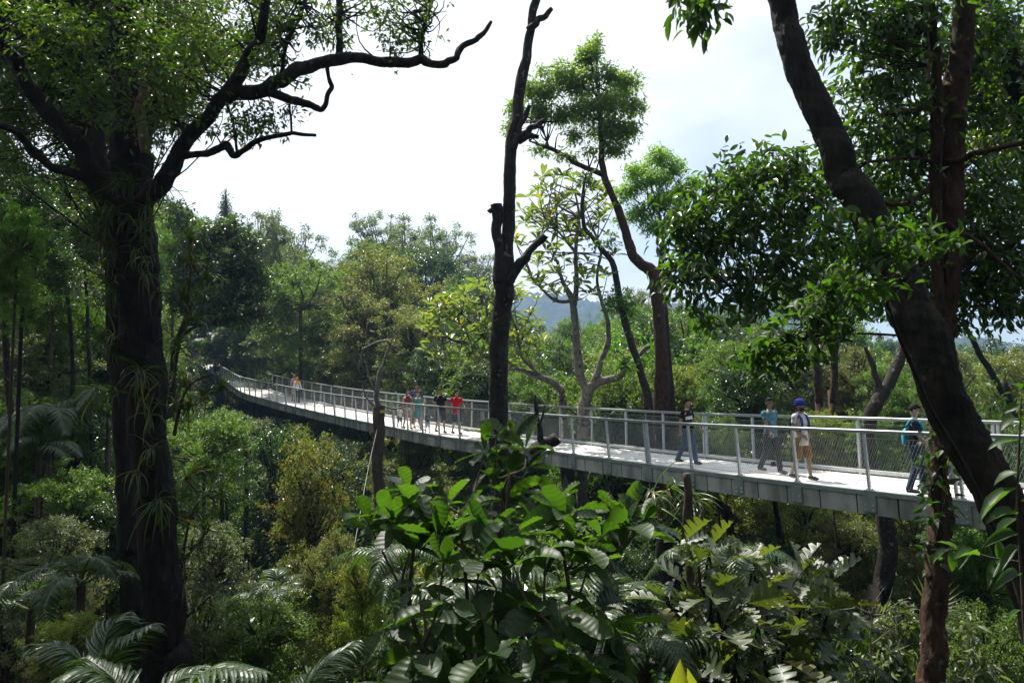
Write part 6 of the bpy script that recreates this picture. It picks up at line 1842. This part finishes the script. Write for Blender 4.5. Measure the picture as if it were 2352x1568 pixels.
def strap(fin, c, col, name="strap", sides=(-1, 1)):
    for e in sides:
        A, T = c['A'], c['T']
        mb = MB()
        pts = [A(.10 * e, c['d'] + .03, T(c['zn'] - .12)), A(.105 * e, .04, T(c['zn'] + .005)), A(.108 * e, -.06, T(c['zn'] - .03)), A(.110 * e, -c['d'] - .012, T(c['zn'] - .14)), A(.125 * e, -c['d'] - .008, T(c['zn'] - .30)), A(.15 * e, -.05, T(c['zn'] - .40))]
        tube(mb, pts, .024, 8, 24, 0)
        fin(mb, name, cloth(col))
def pack(fin, c, col, name, w=.13, dp=.07, z0=-.46, z1=-.04):
    A, T = c['A'], c['T']
    mb = MB(); y = c['d'] + .06
    loft(mb, [(0, y, T(c['zn'] + z0), w * .8, dp * .6), (0, y + .02, T(c['zn'] + z0 + .06), w, dp), (0, y + .015, T(c['zn'] + z0 * .5), w, dp), (0, y, T(c['zn'] + z1 - .04), w * .9, dp * .8), (0, y - .01, T(c['zn'] + z1), w * .5, dp * .4)], 14)
    fin(mb, name, cloth(col))
def ex_turban(fin, c):
    glasses(fin, c); strap(fin, c, (.02, .045, .26)); pack(fin, c, (.02, .022, .03), "backpack")
def ex_stripe(fin, c):
    A, T = c['A'], c['T']
    mb = MB()
    a = np.linspace(-2.75, -.45, 16)
    for z0, z1 in ((-.23, -.14),):
        w, d = c['w'] + .019, c['d'] + .015
        V = np.concatenate([np.stack([np.cos(a) * w, np.sin(a) * d, 0 * a + T(c['zn'] + z) + .02 * (a + 1.6)], -1) for z in (z0, z1)])
        n = len(a); i = np.arange(n - 1)
        mb.add(V, np.stack([i, i + 1, i + 1 + n, i + n], -1))
    fin(mb, "stripe", cloth((.72, .72, .70)))
    mb = MB()                                                        # waist bag
    loft(mb, [(-.06, -c['d'] - .03, T(c['lz'] + .0), .06, .03), (-.06, -c['d'] - .05, T(c['lz'] + .06), .10, .045), (-.06, -c['d'] - .04, T(c['lz'] + .13), .09, .03)], 12)
    fin(mb, "waist_bag", cloth((.015, .015, .016)))
def ex_bag(fin, c):
    glasses(fin, c, False); strap(fin, c, (.03, .32, .45), "strap", (1, -1)); pack(fin, c, (.04, .42, .58), "drawstring_bag", .12, .05, -.50, -.16)
def ex_blue(fin, c):
    glasses(fin, c)
def ex_toddler(fin, c):
    mb = MB()
    a = np.linspace(-2.2, -.9, 8)
    for z0, z1, wd in ((-.20, -.17, 1), (-.25, -.215, .8), (-.31, -.27, .45)):
        aa = -1.57 + (a + 1.57) * wd
        V = np.concatenate([np.stack([np.cos(aa) * (c['w'] + .017), np.sin(aa) * (c['d'] + .016), 0 * aa + c['T'](c['zn'] + z)], -1) for z in (z0, z1)])
        n = len(a); i = np.arange(n - 1)
        mb.add(V, np.stack([i, i + 1, i + 1 + n, i + n], -1))
    fin(mb, "print", cloth((.18, .45, .42)))

person("woman in a pink headscarf and long pale dress walking at the far bend", 663, 921.5, 61, 1, (.62, .47, .46), hair=(.55, .26, .31), dress=.40, sleeve=1.9, female=True, stride=.12, lat=1.3)
person("woman in an orange headscarf, white top and black trousers on the far walkway", 688, 924, 58, 1, (.72, .72, .74), (.025, .025, .028), hair=(.72, .33, .02), sleeve=1.9, female=True, stride=.2, lat=1.1)
person("small boy in a white shirt and dark shorts behind the railing", 919, 984, 53, 1, (.70, .69, .66), (.06, .07, .09), 'knee', hair='short', child=True, stride=.25, turn=.1)
person("man in a dark plaid shirt behind the two women", 957, 976, 96, 2, (.035, .04, .075), (.06, .06, .07), 'long', hair='short', stride=.25, shirt2=(.10, .10, .16), head_turn=.3, sleeve=1.3)
person("woman in a maroon strapless top and pale shorts", 936, 990, 91, 0, (.19, .025, .06), (.55, .45, .40), 'short', (.20, .12, .08), 'long', female=True, sleeve=0, stride=.3, hem=.94, arms=((.1, .2), (-.1, .3)))
person("woman in a teal dress beside the woman in maroon", 960, 985, 86, 0, (.02, .22, .20), hair='bun', dress=.52, female=True, sleeve=.6, stride=.22, arms=((.3, .9), (.1, .3)), shoes=(.12, .07, .05), extras=glasses)
person("toddler in a navy printed shirt and light blue shorts reaching out an arm", 982, 996, 52, 1, (.025, .035, .075), (.45, .58, .75), 'knee', (.22, .10, .06), 'short', child=True, stride=.25, arms=((1.1, .3), (.1, .3)), extras=ex_toddler)
person("man in a black tee and black shorts walking towards the toddler's right", 1013, 994, 103, 1, (.010, .010, .012), (.022, .023, .027), 'knee', (.14, .08, .05), 'short', stride=.30, hem=.80, head_turn=.25, arms=((.15, .2), (-.2, .2)))
person("man in a bright red tee and navy shorts with one hand at the rail", 1050, 996, 101, 1, (.62, .012, .025), (.035, .045, .085), 'knee', (.03, .03, .03), 'short', stride=.22, hem=.76, head_turn=.55, arms=((.45, .3), (.05, .2)))
person("man in a black tee with a white chest stripe and blue jeans", 1584, 1066, 149, 1, (.013, .013, .014), (.06, .11, .20), 'long', (.05, .05, .05), 'crop', stride=.34, head_turn=.35, turn=.2, arms=((.35, .25), (-.25, .2)), extras=ex_stripe)
person("man in a speckled blue tee and dark trousers holding a bag strap", 1778, 1086, 172, 2, (.05, .13, .19), (.035, .04, .05), 'long', (.12, .12, .14), 'short', stride=.32, head_turn=-.3, shirt2=(.10, .22, .29), arms=((-.2, .25), (.3, .25)), extras=ex_blue)
person("bearded man in a blue turban and white tee with a dark backpack", 1850, 1101, 181, 2, (.58, .57, .55), (.20, .10, .035), 'knee', (.02, .02, .024), 'turban', stride=.26, head_turn=.2, hem=.74, shirt2=(.42, .42, .42), arms=((.05, 1.25, 1.0), (-.1, .8, .6)), extras=ex_turban)
person("man in a navy tee with a cyan drawstring bag looking down by the trunk", 2115, 1133, 204, 0, (.015, .018, .035), (.03, .05, .10), 'long', (.03, .03, .03), 'short', stride=.18, nod=.35, turn=.35, arms=((.3, .5), (.2, .4)), extras=ex_bag)
person("mostly hidden visitor in dark trousers walking behind the leaning trunk", 2226, 1120, 200, 1, (.20, .20, .22), (.03, .04, .07), 'long', (.03, .04, .06), 'short', stride=.3)
# ------------------------------------------------------------------ the hazy air of the valley
m, t_, o_ = mat_new("haze")
pv = t_.nodes.new("ShaderNodeVolumePrincipled")
pv.inputs["Color"].default_value = (.40, .60, .96, 1)
pv.inputs["Density"].default_value = 0.00042
pv.inputs["Anisotropy"].default_value = 0.25
t_.links.new(pv.outputs[0], o_.inputs["Volume"])
mb = MB(); box(mb, (0, 550, 70), (1700, 0, 0), (0, 850, 0), (0, 0, 250)); tag(mb.build("haze", m, None, False), kind='stuff')
